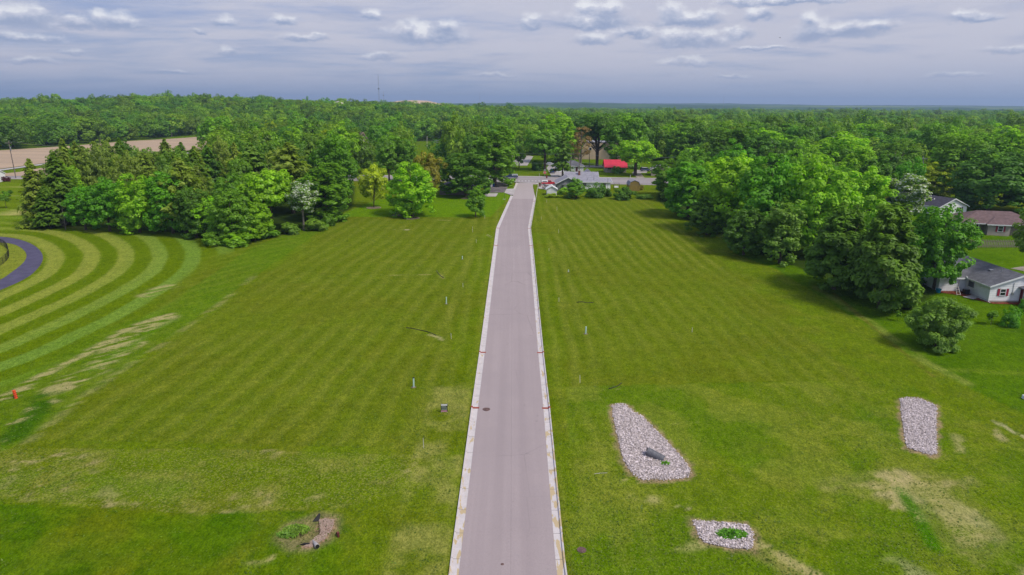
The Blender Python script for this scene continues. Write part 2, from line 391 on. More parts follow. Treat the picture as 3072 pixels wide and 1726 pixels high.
# ------------------------------------------------------------------ plan geometry (metres, from the photograph's ground points)
def P2(lst): return np.array([at(*p)[:2] for p in lst])
kerbL = P2([(1300,2150),(1345,1726),(1414,1222),(1438,1056),(1481.5,736),(1488.5,684),(1525.8,602)])
kerbR = P2([(1790,2150),(1700,1726),(1650,1222),(1631,1056),(1599,736),(1592.6,684),(1607,601)])
pathO = P2([(-420,730),(-250,700),(-120,706),(0,710),(48,716),(95,731),(123,753),(131,776),(119,801),(84,835),(0,872),(-140,930),(-330,1000)])
pathI = P2([(-420,760),(-250,722),(-120,722),(0,728),(36,731),(62,742),(78,757),(81,772),(69,792),(36,817),(0,843),(-140,892),(-330,950)])
def smooth(pts, k=3):
    pts = np.array(pts)
    for _ in range(k):
        q = [pts[0]]
        for a, b in zip(pts[:-1], pts[1:]): q += [a*.75+b*.25, a*.25+b*.75]
        q.append(pts[-1]); pts = np.array(q)
    return pts
def pdist(X, Y, pts):
    best = np.full(X.shape, 1e9)
    for a, b in zip(pts[:-1], pts[1:]):
        d = b-a; L = max((d**2).sum(), 1e-9)
        t = np.clip(((X-a[0])*d[0]+(Y-a[1])*d[1])/L, 0, 1)
        best = np.minimum(best, (X-a[0]-t*d[0])**2+(Y-a[1]-t*d[1])**2)
    return np.sqrt(best)
def inside(X, Y, poly):
    r = np.zeros(X.shape, bool); n = len(poly)
    for i in range(n):
        x1, y1 = poly[i]; x2, y2 = poly[(i+1) % n]
        c = ((y1 > Y) != (y2 > Y))
        with np.errstate(divide='ignore', invalid='ignore'):
            r ^= c & (X < (x2-x1)*(Y-y1)/(y2-y1+1e-12)+x1)
    return r
def vnoise(X, Y, s, seed):     # smooth value noise, numpy
    r = np.random.default_rng(seed); T = r.random((256, 256))
    x = X/s; y = Y/s; xi = np.floor(x).astype(int); yi = np.floor(y).astype(int)
    fx = x-xi; fy = y-yi; fx = fx*fx*(3-2*fx); fy = fy*fy*(3-2*fy)
    a = T[xi % 256, yi % 256]; b = T[(xi+1) % 256, yi % 256]; c = T[xi % 256, (yi+1) % 256]; d = T[(xi+1) % 256, (yi+1) % 256]
    return (a*(1-fx)+b*fx)*(1-fy)+(c*(1-fx)+d*fx)*fy
def fbm(X, Y, s, seed, o=4):
    v = 0; a = 1; tot = 0
    for i in range(o): v = v+a*vnoise(X+i*17.3, Y-i*9.1, s/2**i, seed+i); tot += a; a *= .55
    return v/tot
def geo(a, b, n, r): # n steps from a to b growing by ratio
    k = r**np.arange(n); s = np.cumsum(k)/k.sum(); return a+(b-a)*s
# the three beds of rock
bed_px = [[(1833,1216),(1850,1211),(1874,1211),(1898,1232),(1928,1249),(1968,1289),(2004,1325),(2044,1369),(2072,1405),(2077,1420),(2062,1437),(1988,1444),(1920,1442),(1890,1419),(1868,1384),(1850,1309),(1838,1257)],
          [(2074,1560),(2110,1564),(2150,1566),(2240,1574),(2262,1596),(2264,1640),(2256,1650),(2190,1648),(2110,1630),(2092,1606)],
          [(2698,1196),(2725,1193),(2754,1194),(2812,1219),(2812,1270),(2813,1364),(2790,1370),(2718,1344),(2708,1290),(2700,1230)]]
beds = [P2(b) for b in bed_px]

def build_ground():
    xs = np.concatenate([-geo(125, 9500, 46, 1.12)[::-1], np.arange(-125, 125.01, .42), geo(125, 9500, 46, 1.12)])
    ys = np.concatenate([-geo(-20, 400, 8, 1.5)[::-1], [20, 24, 27, 29.5], np.arange(31, 130, .36), np.arange(130, 262, .55), geo(262, 640, 90, 1.012), geo(640, 11500, 70, 1.045)])
    X, Y = np.meshgrid(xs, ys)
    Z = gz(X, Y)
    near = sstp(330, 200, Y)
    Z = Z+(fbm(X, Y, 9, 11, 3)-.5)*.06*near
    # woods canopy roughness far away
    Z = Z+sstp(2400, 2700, Y)*((fbm(X, Y, 260, 5, 3)-.5)*16)
    xl = np.interp(Y, kerbL[:, 1], kerbL[:, 0]); xr = np.interp(Y, kerbR[:, 1], kerbR[:, 0])
    cor = (X > xl-.12) & (X < xr+.12) & (Y < 252)
    Z = np.where(cor, Z-.16, Z)
    # colours
    def A(r, g, b, k=1.0):
        c = lin(r, g, b); return np.array(c)/1.24*k
    col = np.zeros(X.shape+(3,)); rough = np.full(X.shape, .35)
    def paint(mask, c):
        nonlocal col
        m = np.clip(mask, 0, 1)[..., None]; col = col*(1-m)+np.array(c)*m
    lawn, lush, olive, pale, straw, deep = A(104,126,18), A(78,120,8), A(110,122,22), A(150,158,66), A(172,164,112), A(58,100,10)
    soil = A(176,158,124); woods = A(50,84,34)
    n8, n3, n25, n1 = fbm(X, Y, 8, 21), fbm(X, Y, 2.6, 31), fbm(X, Y, 26, 41), fbm(X, Y, .9, 51, 3)
    col[:] = lawn
    paint(sstp(.38, .68, n25)*.8, A(100,122,10))
    paint(sstp(.45, .7, n8)*.5, A(104,112,18)); paint(sstp(.5, .72, n3)*.30, A(128,134,44))
    # mown stripes of the two rows of lots
    def stripes(X0, ang, w, mask, amt=1.0):
        nonlocal col
        s = (X*math.cos(ang)-Y*math.sin(ang))/w+X0+(n25-.5)*.9+(n8-.5)*.22
        q = np.sin(2*math.pi*s); m = sstp(-.45, .45, q)
        br = sstp(.25, .6, fbm(X, Y, 5, 63)); paint(mask*m*.55*amt*(.45+.55*br), A(130,137,50)); paint(mask*(1-m)*.5*amt*(1-.5*br), A(88,108,12))
        # thin wheel lines
        q2 = np.abs((s+.2) % 1-.5); paint(mask*sstp(.16, .02, q2)*.16*amt, A(150,156,74))
    lotL = P2([(118,1318),(1040,652),(1455,655),(1275,1345)]); lotR = P2([(1628,598),(1940,598),(2580,1141),(1712,1152)])
    inL = inside(X, Y, lotL); inR = inside(X, Y, lotR)
    paint((inL | inR)*.42, A(106,118,25)); paint(inside(X, Y, P2([(60,1330),(-300,1500),(-300,1180),(480,930),(760,740),(1040,640)]))*.5, A(88,128,14))
    fade = .35+.65*sstp(.3, .6, fbm(X, Y, 20, 61))
    stripes(.2, R_(7), 3.1, inL*fade, .52); stripes(.4, R_(-4.5), 2.5, inR*fade*(.6+.8*sstp(80, 150, Y)), .62)
    stripes(.1, 0, 2.4, ((X > xl-6.5) & (X < xl) & (Y < 215))*fade, .55); stripes(.6, 0, 2.2, ((X > xr) & (X < xr+7) & (Y < 215))*fade, .55)
    stripes(.1, R_(-8), 2.7, (inside(X, Y, P2([(1712,1160),(2560,1150),(2900,1560),(1900,1726)])))*fade, .4)
    stripes(.7, R_(34), 3.0, (inside(X, Y, P2([(620,740),(1040,640),(480,1020),(60,1330),(0,1250)])))*fade, .35)
    # lawn behind the left lots, brighter
    paint(inside(X, Y, P2([(1010,650),(1130,600),(1560,560),(1470,652)]))*.7, A(100,142,8))
    # rings mown round the curved path
    po = smooth(pathO); ld = np.full(X.shape, 999.0); near_l = (X < -25) & (Y < 260) & (Y > 60)
    ld[near_l] = pdist(X[near_l], Y[near_l], po)
    ins = inside(X, Y, np.vstack([po, [[-260, 110], [-260, 160]]]))
    ld = np.where(ins, -ld, ld)
    wob = ld+(fbm(X, Y, 22, 71)-.5)*1.3+(n3-.5)*.25
    k = (wob-.4)/3.05
    ring = (wob > 0) & (wob < 45)
    st = sstp(-.22, .22, np.sin(math.pi*(k)))
    amp = sstp(46, 24, wob)*sstp(-112, -70, X+0*Y)**0
    swale = P2([(-300,1420),(63,1163),(237,1071),(387,984),(510,945),(620,820),(680,770)])
    dsw = pdist(X, Y, swale); side = inside(X, Y, np.vstack([swale, [[-60, 180], [-300, 200], [-300, 40]]]))
    ringm = np.where(ring & side, 1, 0)*amp*sstp(0, 5, np.where(side, dsw, 0))
    rb = .8+.2*n8; og = sstp(10, 26, wob)[..., None]; paint(ringm*st*.9*rb, A(148,156,66)*(1-og)+A(118,150,56)*og); paint(ringm*(1-st)*.85, A(98,122,4))
    paint(ringm*(n3 > .5)*.0, lawn)
    paint(np.where((ld > -12) & (ld < 0), .75, 0), A(140,148,56))
    paint(np.where(ring & ~side, 0, 0), lawn)
    # meadow at far left
    paint(inside(X, Y, P2([(-200,548),(140,548),(150,690),(-200,700)]))*.5, A(112,140,20))
    def streak(pts, w, c, amt=1.0, thr=(.42, .6), seed=81, sx=1.0, f=None):
        nonlocal rough
        p = P2(pts); d = pdist(X, Y, p)
        nn = fbm(X, Y, 1.9, seed, 4) if f is None else f
        mm = sstp(w, w*.25, d)*sstp(thr[0], thr[1], nn)*amt; paint(mm*(.72 if c[0] > .3 else 1), c)
        if c[0] > .3: rough = np.maximum(rough, mm*1.3)

    # dirt streaks along the swale
    fs = fbm((X*.7-Y*.7)*2.6, (X*.7+Y*.7)*.55, 1.6, 91, 4)
    for pts, w in (([(63,1163),(193,1090),(237,1071),(310,1032),(387,984),(460,960),(510,945)], 1.0), ([(165,1168),(230,1130),(290,1111),(339,1051),(435,989),(500,955)], 1.9),
                   ([(208,1163),(285,1114),(330,1085),(426,1030)], .8), ([(330,1040),(420,1000)], 1.6), ([(440,885),(475,868),(505,860)], 1.7), ([(20,1190),(60,1178)], 1.5), ([(62,1260),(100,1232)], .9), ([(30,1270),(60,1262),(90,1225)], .5),
                   ([(0,1330),(30,1305)], .4), ([(150,1200),(170,1206)], .5)):
        streak(pts, w*1.25, A(180,166,124), .95, (.40, .56), f=fs)
    streak([(80,1330),(261,1182),(387,1095),(484,1037),(580,965),(648,921),(760,830)], 1.0, A(142,144,84), .6, (.35, .6), f=fs)
    streak([(30,1320),(110,1240),(140,1190)], 2.2, A(52,96,6), .8, (.2, .45), 83)
    streak([(280,1105),(400,1030),(500,965)], 1.5, A(88,132,10), .5, (.2, .5), 84)
    # bright green strip along left lot edge bottom and the near foreground
    fg = inside(X, Y, P2([(-400,1480),(500,1545),(830,1530),(1010,1545),(1080,1620),(1120,1900),(-600,1900)]))
    paint(fg*sstp(.25, .6, fbm(X, Y, 6, 95))*.75, A(78,116,6)); paint(fg*sstp(.5, .7, fbm(X, Y, 2.2, 96))*.5, A(60,100,6)); paint(fg*sstp(.5, .7, fbm(X, Y, 3.2, 94))*.4, A(112,130,24))
    rough = np.where(fg, .15, rough)
    sp = inside(X, Y, P2([(-100,1345),(600,1345),(1260,1365),(1270,1460),(1020,1525),(600,1545),(0,1500)]))
    paint(sp*sstp(.42, .7, n3)*.4, A(134,136,62)); rough = np.where(sp, .72, rough)
    paint(sp*sstp(.58, .72, fbm(X, Y, 1.3, 97, 4))*sstp(.5, .65, n8)*.6, A(184,166,124))
    streak([(690,1520),(800,1508),(960,1495)], .8, A(176,162,116), .75, (.5, .62), 98)
    streak([(0,1440),(500,1470)], 3, A(96,128,20), .5, (.3, .5), 99)
    vl = (X > xl-5) & (X < xl-.2) & (Y < 75); paint(vl*sstp(.35, .65, n3)*.55, A(156,154,84))
    # right foreground
    rf = inside(X, Y, P2([(1700,1160),(2700,1140),(3400,1500),(3400,2000),(1720,2000)]))
    paint(rf*sstp(.4, .65, n8)*.6, A(84,122,8)); paint(rf*sstp(.45, .62, fbm(X, Y, 4, 101))*.45, A(132,140,50)); rough = np.where(rf, .5, rough)
    lr = P2([(2200,760),(2329,808),(2480,900),(2775,1095),(2940,1180),(3072,1240),(3600,1400)])
    yard = inside(X, Y, np.vstack([lr, P2([(3900,1000),(3900,640),(2600,640),(2200,700)])]))
    paint(yard*.8, A(84,120,8)); paint(yard*sstp(.4, .65, n8)*.5, A(70,108,6)); rough = np.where(yard, .12, rough)
    streak([(2440,860),(2600,960),(2775,1085),(2900,1150)], 1.2, A(140,150,66), .7, (.25, .55), 102)
    streak([(2500,880),(2640,1000),(2800,1130)], .5, A(112,112,40), .8, (.2, .5), 103)
    streak([(2860,1110),(3200,1130)], 1.0, A(120,138,40), .5, (.2, .5), 104)
    streak([(2980,1262),(3020,1285),(3072,1312)], .35, A(196,186,156), .95, (.30, .5), 105)
    streak([(2980,1290),(3018,1330),(3045,1345)], .7, A(186,170,130), .9, (.42, .55), 106)
    streak([(2870,1310),(2890,1350),(2880,1380)], .9, A(160,156,100), .7, (.45, .6), 107)
    # the bare, strawy patch on the right
    dp = P2([(2480,1455),(2560,1440),(2670,1430),(2800,1432),(2900,1440),(2870,1480),(2910,1520),(2960,1580),(2995,1620),(2960,1660),(2880,1650),(2840,1610),(2800,1560),(2760,1500),(2700,1500),(2620,1480)])
    dpd = pdist(X, Y, np.vstack([dp, dp[:1]])); ind = inside(X, Y, dp)
    soft = np.where(ind, sstp(-.4, 1.2, dpd), sstp(1.6, 0, dpd)*.5)
    rough = np.maximum(rough, soft*1.15)
    paint(soft*sstp(.22, .5, fbm(X, Y, 2.4, 108, 4))*.6, A(146,142,84))
    paint(soft*sstp(.5, .66, fbm(X, Y, 1.4, 109, 4))*.6, A(178,164,116))
    streak([(2640,1440),(2700,1425),(2690,1470),(2660,1470),(2680,1520),(2730,1545)], 1.6, A(190,172,132), .9, (.50, .6), 110)
    streak([(2760,1500),(2840,1530),(2900,1530),(2960,1600)], 1.7, A(178,168,122), .7, (.42, .6), 111)
    streak([(2690,1690),(2760,1726),(2830,1760)], 1.3, A(160,162,112), .6, (.3, .5), 112)
    streak([(2700,1470),(2760,1560),(2800,1640)], .9, A(66,118,6), .85, (.15, .35), 113)
    streak([(2940,1680),(3072,1720)], 1.2, A(170,160,110), .7, (.45, .6), 114)
    # eroded channel below the small rock bed
    streak([(2263,1632),(2290,1640),(2327,1655),(2371,1687),(2446,1726),(2560,1800)], .75, A(190,172,126), .95, (.12, .3), 115)
    streak([(2250,1650),(2330,1690),(2400,1740)], .9, A(150,142,84), .6, (.3, .5), 116)
    streak([(1885,1440),(1900,1480),(1960,1500)], .9, A(176,168,112), .8, (.47, .6), 117); streak([(1990,1445),(2030,1475),(2046,1475)], .7, A(186,174,120), .9, (.45, .56), 118)
    streak([(2040,1525),(2080,1528)], .5, A(196,176,150), .9, (.4, .55), 119); streak([(2020,1640),(2060,1640),(2100,1635)], .9, A(172,166,110), .7, (.45, .58), 120)
    streak([(1975,1295),(1998,1325),(2010,1340)], .55, A(190,176,126), .9, (.3, .5), 121); streak([(2020,1268),(2090,1265)], .5, A(170,168,112), .7, (.46, .58), 122)
    for bd in beds:
        d = pdist(X, Y, np.vstack([bd, bd[:1]])); paint(np.where(inside(X, Y, bd), 1, sstp(.45, .05, d+(n1-.5)*.9))*1.0, A(160,140,108))
    # drain hollow, left foreground
    hol = P2([(845,1612),(870,1580),(920,1565),(955,1548),(1000,1555),(998,1590),(975,1620),(930,1640),(880,1640)])
    d = pdist(X, Y, np.vstack([hol, hol[:1]])); ih = inside(X, Y, hol)
    paint(np.where(ih, 1, sstp(1.0, .1, d))*sstp(.2, .5, n1+.1)*.85, A(140,130,92))
    mulch = P2([(962,1600),(958,1560),(975,1556),(1003,1560),(996,1590),(970,1622),(935,1642),(915,1640)])
    dm = pdist(X, Y, np.vstack([mulch, mulch[:1]])); paint(np.where(inside(X, Y, mulch), 1, sstp(.25, 0, dm))*.95, A(178,142,122))
    Z = np.where(ih, Z-.45*sstp(0, 1.6, d), Z)
    streak([(725,1690),(790,1690),(820,1670)], .35, A(178,166,116), .9, (.3, .5), 123)
    # small pale sand patch and bare spots
    streak([(1185,690),(1208,688),(1222,690)], .8, A(196,188,170), .95, (.36, .5), 124)
    streak([(1310,812),(1330,836)], .5, A(168,158,110), .6, (.3, .5), 125)
    streak([(1130,826),(1210,826),(1290,824)], .35, A(180,168,120), .6, (.5, .6), 126)
    streak([(1290,1005),(1315,1012),(1325,1020)], .4, A(190,178,140), .8, (.3, .5), 127); streak([(1310,660),(1352,662)], .4, A(176,160,128), .7, (.3, .5), 128)
    streak([(1808,1164),(1850,1168)], .45, A(180,170,120), .8, (.4, .55), 129)
    streak([(1380,845),(1400,846)], .35, A(176,150,110), .8, (.3, .5), 130); streak([(1462,705),(1474,712)], .3, A(190,180,150), .8, (.3, .5), 131)
    # distant meadow streaks left and dirt track
    streak([(20,564),(60,562),(110,558)], 1.5, A(182,184,104), .85, (.25, .45), 132); streak([(30,588),(80,590)], 1.1, A(176,180,110), .8, (.3, .5), 133)
    streak([(-150,680),(0,650),(40,643),(98,629)], .75, A(190,182,112), .95, (.05, .2), 134)
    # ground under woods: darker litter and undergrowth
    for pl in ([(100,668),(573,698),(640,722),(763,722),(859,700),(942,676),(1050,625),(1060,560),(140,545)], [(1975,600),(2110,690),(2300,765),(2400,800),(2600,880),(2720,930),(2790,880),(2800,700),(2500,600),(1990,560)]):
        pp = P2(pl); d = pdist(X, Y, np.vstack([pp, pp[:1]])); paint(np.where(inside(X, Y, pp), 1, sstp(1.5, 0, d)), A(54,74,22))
    # everything past the street: lawns between houses, then wood floor
    paint(sstp(262, 300, Y)*.6, A(92,126,16))
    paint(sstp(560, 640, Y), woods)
    paint(sstp(2500, 2800, Y)*sstp(.45, .7, fbm(X, Y, 420, 141)), A(70,108,30)*1.1)
    paint(sstp(2600, 3000, Y)*sstp(.6, .75, fbm(X*.35, Y, 500, 143)), A(118,138,70))
    col = col*(1+(n1[..., None]-.5)*.25*sstp(250, 120, Y)[..., None])
    ny, nx = X.shape
    co = np.stack([X, Y, Z], -1).reshape(-1, 3).astype(np.float32)
    idx = np.arange(nx*ny).reshape(ny, nx)
    q = np.stack([idx[:-1, :-1], idx[:-1, 1:], idx[1:, 1:], idx[1:, :-1]], -1).reshape(-1)
    me = bpy.data.meshes.new('ground'); nf = (nx-1)*(ny-1)
    me.vertices.add(nx*ny); me.vertices.foreach_set('co', co.ravel())
    me.loops.add(nf*4); me.loops.foreach_set('vertex_index', q.astype(np.int32))
    me.polygons.add(nf); me.polygons.foreach_set('loop_start', np.arange(0, nf*4, 4, dtype=np.int32))
    me.polygons.foreach_set('use_smooth', np.ones(nf, bool))
    me.update(calc_edges=True)
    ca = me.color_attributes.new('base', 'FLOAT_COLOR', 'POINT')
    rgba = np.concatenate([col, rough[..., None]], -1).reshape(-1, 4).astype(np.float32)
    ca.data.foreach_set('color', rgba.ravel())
    m = bpy.data.materials.new('grass_ground'); m.use_nodes = True; t = m.node_tree; t.nodes.clear()
    out = N(t, 'ShaderNodeOutputMaterial'); p = N(t, 'ShaderNodeBsdfPrincipled'); t.links.new(p.outputs[0], out.inputs[0])
    p.inputs['Roughness'].default_value = 1; p.inputs['Specular IOR Level'].default_value = 0
    at_ = N(t, 'ShaderNodeAttribute', attribute_name='base'); tcn = N(t, 'ShaderNodeTexCoord'); o = tcn.outputs['Object']
    mp = N(t, 'ShaderNodeMapping'); t.links.new(o, mp.inputs[0]); mp.inputs['Scale'].default_value = (1, .62, 1); mp.inputs['Rotation'].default_value = (0, 0, R_(25))
    o2 = mp.outputs[0]
    c = at_.outputs['Color']
    a = noise(t, o2, 7.5, 4, .72); b = noise(t, o2, 2.2, 4, .65); e = noise(t, o, .55, 5, .6); fz = noise(t, o, 5.2, 4, .75)
    c = mixc(t, 1.0, c, mixc(t, sstep(t, a, .32, .68), (.62,.66,.55), (1.34,1.30,1.35)), 'MULTIPLY')
    c = mixc(t, 1.0, c, mixc(t, sstep(t, b, .32, .68), (.80,.84,.8), (1.18,1.14,1.15)), 'MULTIPLY')
    c = mixc(t, 1.0, c, mixc(t, sstep(t, e, .3, .7), (.90,.93,.85), (1.09,1.06,1.1)), 'MULTIPLY')
    strawm = math_(t, 'MULTIPLY', sstep(t, math_(t, 'ADD', fz, math_(t, 'MULTIPLY', math_(t, 'SUBTRACT', at_.outputs['Alpha'], .35), .16)), .57, .68), at_.outputs['Alpha'], clamp=True)
    c = mixc(t, math_(t, 'MULTIPLY', strawm, .62), c, tuple(A(176,170,104)))
    tuf = math_(t, 'MULTIPLY', sstep(t, noise(t, o, 1.5, 3, .6), .66, .74), .55)
    c = mixc(t, tuf, c, tuple(A(56,96,6)))
    t.links.new(c, p.inputs['Base Color'])
    bm_ = N(t, 'ShaderNodeBump'); bm_.inputs['Strength'].default_value = .55; bm_.inputs['Distance'].default_value = .12
    t.links.new(math_(t, 'ADD', a, b), bm_.inputs['Height']); t.links.new(bm_.outputs[0], p.inputs['Normal'])
    me.materials.append(m)
    tag(link('ground', me), kind='structure')
build_ground()

# flat sheets that follow the terrain
def sheet(name, pts, m, off=.03, cuts=0, kind='structure', world=False, parent=None):
    p = [Vector((*q[:2], 0)) for q in pts] if world else [at(*q) for q in pts]
    bm = bmesh.new(); vs = [bm.verts.new((q[0], q[1], 0)) for q in p]; bm.faces.new(vs)
    bmesh.ops.triangulate(bm, faces=bm.faces)
    for _ in range(cuts):
        bmesh.ops.subdivide_edges(bm, edges=bm.edges, cuts=1, use_grid_fill=True)
    for v in bm.verts: v.co.z = G(v.co.x, v.co.y)+off
    bmesh.ops.recalc_face_normals(bm, faces=bm.faces)
    for f in bm.faces:
        if f.normal.z < 0: f.normal_flip()
    me = bpy.data.meshes.new(name); bm.to_mesh(me); bm.free(); me.materials.append(m)
    o = link(name, me, parent)
    if kind: tag(o, kind=kind)
    return o
def ribbon(name, L, Rr, m, off, n=1, z1=None):     # between two world polylines
    vs = []; fs = []
    for a, b in zip(L, Rr):
        for k in range(n+1):
            q = a*(1-k/n)+b*k/n; vs.append((q[0], q[1], G(q[0], q[1])+(off if not callable(off) else off(q[0], q[1]))))
    for i in range(len(L)-1):
        for k in range(n): j = i*(n+1)+k; fs.append((j, j+1, j+n+2, j+n+1))
    me = bpy.data.meshes.new(name); me.from_pydata(vs, [], fs); me.materials.append(m); me.update()
    return tag(link(name, me), kind='structure')

# ------------------------------------------------------------------ the street down the middle
yy = np.concatenate([np.arange(24, 205, 2.0), np.arange(205, 249, 1.0)])
kl = np.vstack([kerbL, P2([(1549,547.5),(1552,540)])]); kr = np.vstack([kerbR, P2([(1616,547.5),(1618,541)])])
def resm(pl, y):
    x = np.interp(y, pl[:, 1], pl[:, 0]); k = np.array([.25, .5, .25])
    xs = np.convolve(np.pad(x, 1, mode='edge'), k, 'valid'); return np.stack([xs, y], 1)
KL = resm(kl, yy); KR = resm(kr, yy)
roadoff = lambda x, y: -.09+.13*float(sstp(238, 248, y))
def shift(p, dx): q = p.copy(); q[:, 0] += dx; return q
ribbon('road', shift(KL, .72), shift(KR, -.72), M['road'], lambda x, y: roadoff(x, y)+.004, 6)
ng = len(yy)
def kerb(side, KP, lo, hi):
    mg = []; s = 1 if side == 'L' else -1
    P = KP[lo:hi]; vs = []; fs = []
    prof = [(.80, -.004), (.16, -.006), (.14, .095), (.11, .125), (0, .13), (-.02, -.25)]
    for q in P:
        for d, z in prof: vs.append((q[0]+s*d, q[1], G(q[0], q[1])+roadoff(*q)+z))
    n = len(prof)
    for i in range(len(P)-1):
        for k in range(n-1): j = i*n+k; fs.append((j, j+1, j+n+1, j+n))
    me = bpy.data.meshes.new('kerb'); me.from_pydata(vs, [], fs); me.materials.append(M['gutter']); me.update()
    return tag(link('kerb', me), kind='structure')
ya, yb = at(1530, 586).y, at(1535, 567).y
kerb('R', KR, 0, ng); kerb('L', KL, 0, int(np.searchsorted(yy, ya))); kerb('L', KL, int(np.searchsorted(yy, yb)), ng)
# concrete expansion joints are below 1 px; the terracotta markers across kerb and gutter are things
mk = []
for py, nm in ((1222, 'nearest the camera'), (1056, 'second from the camera'), (736, 'third from the camera'), (684, 'where the street starts to bend'), (603, 'at the old asphalt joint')):
    for side, K in (('left', KL), ('right', KR)):
        y = at(1530, py)[1]; x = float(np.interp(y, K[:, 1], K[:, 0])); s = 1 if side == 'left' else -1
        b = MB(); z = G(x, y)+roadoff(x, y); w = .19
        prof = [(.86*s, -.02), (.86*s, .012), (.175*s, .012), (.155*s, .115), (.11*s, .145), (-.05*s, .15), (-.05*s, -.02)]
        b.prism([(x+a, z+c) for a, c in prof], y-w, y+w)
        tag(b.build('kerb_marker', M['terracotta']), f'terracotta red band across the {side} kerb and gutter, {nm}', 'kerb marker', 'red bands across the kerbs')

# ------------------------------------------------------------------ cross street and other paved ground
csT = [(-500,520),(0,525),(500,527),(1000,528),(1330,529),(1515,530.5),(1640,532),(1770,534),(1960,537),(2300,543),(2800,553),(3500,566)]
csB = [(-500,534),(0,538),(500,541),(1000,543.5),(1330,545),(1500,546.5),(1640,549),(1770,552),(1960,556),(2300,563),(2800,575),(3500,590)]
def dense(pts, n):
    p = P2(pts); s = np.linspace(0, 1, len(p)); q = np.linspace(0, 1, n)
    return np.stack([np.interp(q, s, p[:, 0]), np.interp(q, s, p[:, 1])], 1)
csroad = mat('cross_street_asphalt', (.335,.295,.30), .9, .09, .25, stretch=(.2, 1, 1), fine=.12, fscale=4)
ribbon('road', dense(csT, 90), dense(csB, 90), csroad, .052, 3)
ribbon('kerb', dense([(a, b-2.1) for a, b in csT], 90), dense([(a, b-.2) for a, b in csT], 90), M['concrete'], .075, 1)
sheet('driveway', [(1451,571),(1470,560),(1488,547),(1527,550),(1520.5,567),(1511.6,578),(1448.6,580)], M['olddrive'], .045, 2)
sheet('pavement', [(1448,581),(1494,581),(1488,590.5),(1448,590.5)], M['concrete'], .05, 1)
sheet('pavement', [(1519.5,567.5),(1548,566.5),(1541,585.5),(1532,585.5),(1513,579)], M['concrete'], .058, 1)
sheet('driveway', [(1616,551),(1672,551),(1672,566),(1640,571),(1615,566)], M['concrete2'], .05, 2)
sheet('driveway', [(1655,532.5),(1692,532.5),(1690,518),(1678,508),(1668,497),(1650,490),(1640,505),(1648,518)], M['concrete2'], .05, 3)
sheet('driveway', [(1897,519.5),(1912,535),(1935,535.5),(1922,519)], M['gravel_road'], .05, 2)
sheet('driveway', [(1897,519.5),(1940,519),(1944,512),(1905,510)], M['concrete2'], .056, 2)
sheet('parking_lot', [(1535,497.5),(1582,497.5),(1600,470),(1560,462),(1530,470)], M['concrete2'], .07, 3)
sheet('lane', [(1755,503),(1815,503),(1900,500),(1900,495),(1815,497),(1755,497)], M['concrete2'], .07, 3)
sheet('driveway', [(3030,806),(3110,822),(3200,816),(3100,795)], M['gravel_road'], .04, 2)
# crosswalk marks at the corner
for i in range(8):
    x = 1544+i*10.1; sheet('crosswalk_marking', [(x,542.4),(x+5.6,542.6),(x+5.6,545.0),(x,544.8)], M['paint'], .063, 0)
sheet('stop_line', [(1556,547.2),(1614,549.3),(1614,550.2),(1556,548.1)], M['paint'], .075, 0)
# curved dark path on the left
ribbon('path', smooth(pathO), smooth(pathI), M['path'], .035, 4)
# tilled fields and the lane between them, left horizon
ribbon('field', dense([(-900,500),(-300,470),(0,452),(200,439.5),(400,423),(620,409),(900,392)], 60), dense([(-900,600),(-300,536),(0,508),(150,488),(290,470),(620,452),(900,440)], 60), M['field'], .14, 8)
ribbon('lane', dense([(-900,604),(-300,542),(0,510),(150,489.5),(290,475),(620,455)], 50), dense([(-900,612),(-300,548),(0,514),(150,493),(290,478.5),(620,458)], 50), M['concrete'], .18, 2)
ribbon('field', dense([(-300,560),(0,523),(60,517),(150,500),(300,485),(620,470)], 50), dense([(-300,562),(0,529.5),(60,529),(150,527),(300,524),(620,520)], 50), M['field'], .12, 5)

# ------------------------------------------------------------------ vegetation prototypes
def cards_mesh(name, pos, nrm, size, tone, m, aspect=1.0, along=None, flower=None):
    n = len(pos); r = rng
    nrm = nrm/np.maximum(np.linalg.norm(nrm, axis=1, keepdims=True), 1e-6)
    t = r.normal(size=(n, 3)) if along is None else along+r.normal(size=(n, 3))*.25
    t = t-nrm*(t*nrm).sum(1, keepdims=True); t /= np.maximum(np.linalg.norm(t, axis=1, keepdims=True), 1e-6)
    b = np.cross(nrm, t)
    s = size[:, None]; sa = s*aspect
    k = r.uniform(-.35, .35, (n, 1))
    droop = nrm*s*.18
    v = np.stack([pos-t*sa-droop, pos+b*s*.75+t*sa*k, pos+t*sa-droop, pos-b*s*.75+t*sa*k], 1).reshape(-1, 3)
    me = bpy.data.meshes.new(name)
    me.vertices.add(4*n); me.vertices.foreach_set('co', v.astype(np.float32).ravel())
    me.loops.add(4*n); me.loops.foreach_set('vertex_index', np.arange(4*n, dtype=np.int32))
    me.polygons.add(n); me.polygons.foreach_set('loop_start', np.arange(0, 4*n, 4, dtype=np.int32))
    me.update(calc_edges=True)
    a = me.attributes.new('tone', 'FLOAT', 'POINT'); a.data.foreach_set('value', np.repeat(tone, 4).astype(np.float32))
    if flower is not None:
        a = me.attributes.new('flower', 'FLOAT', 'POINT'); a.data.foreach_set('value', np.repeat(flower, 4).astype(np.float32))
    me.materials.append(m)
    return me
def sphere_dirs(n):
    d = rng.normal(size=(n, 3)); return d/np.linalg.norm(d, axis=1, keepdims=True)
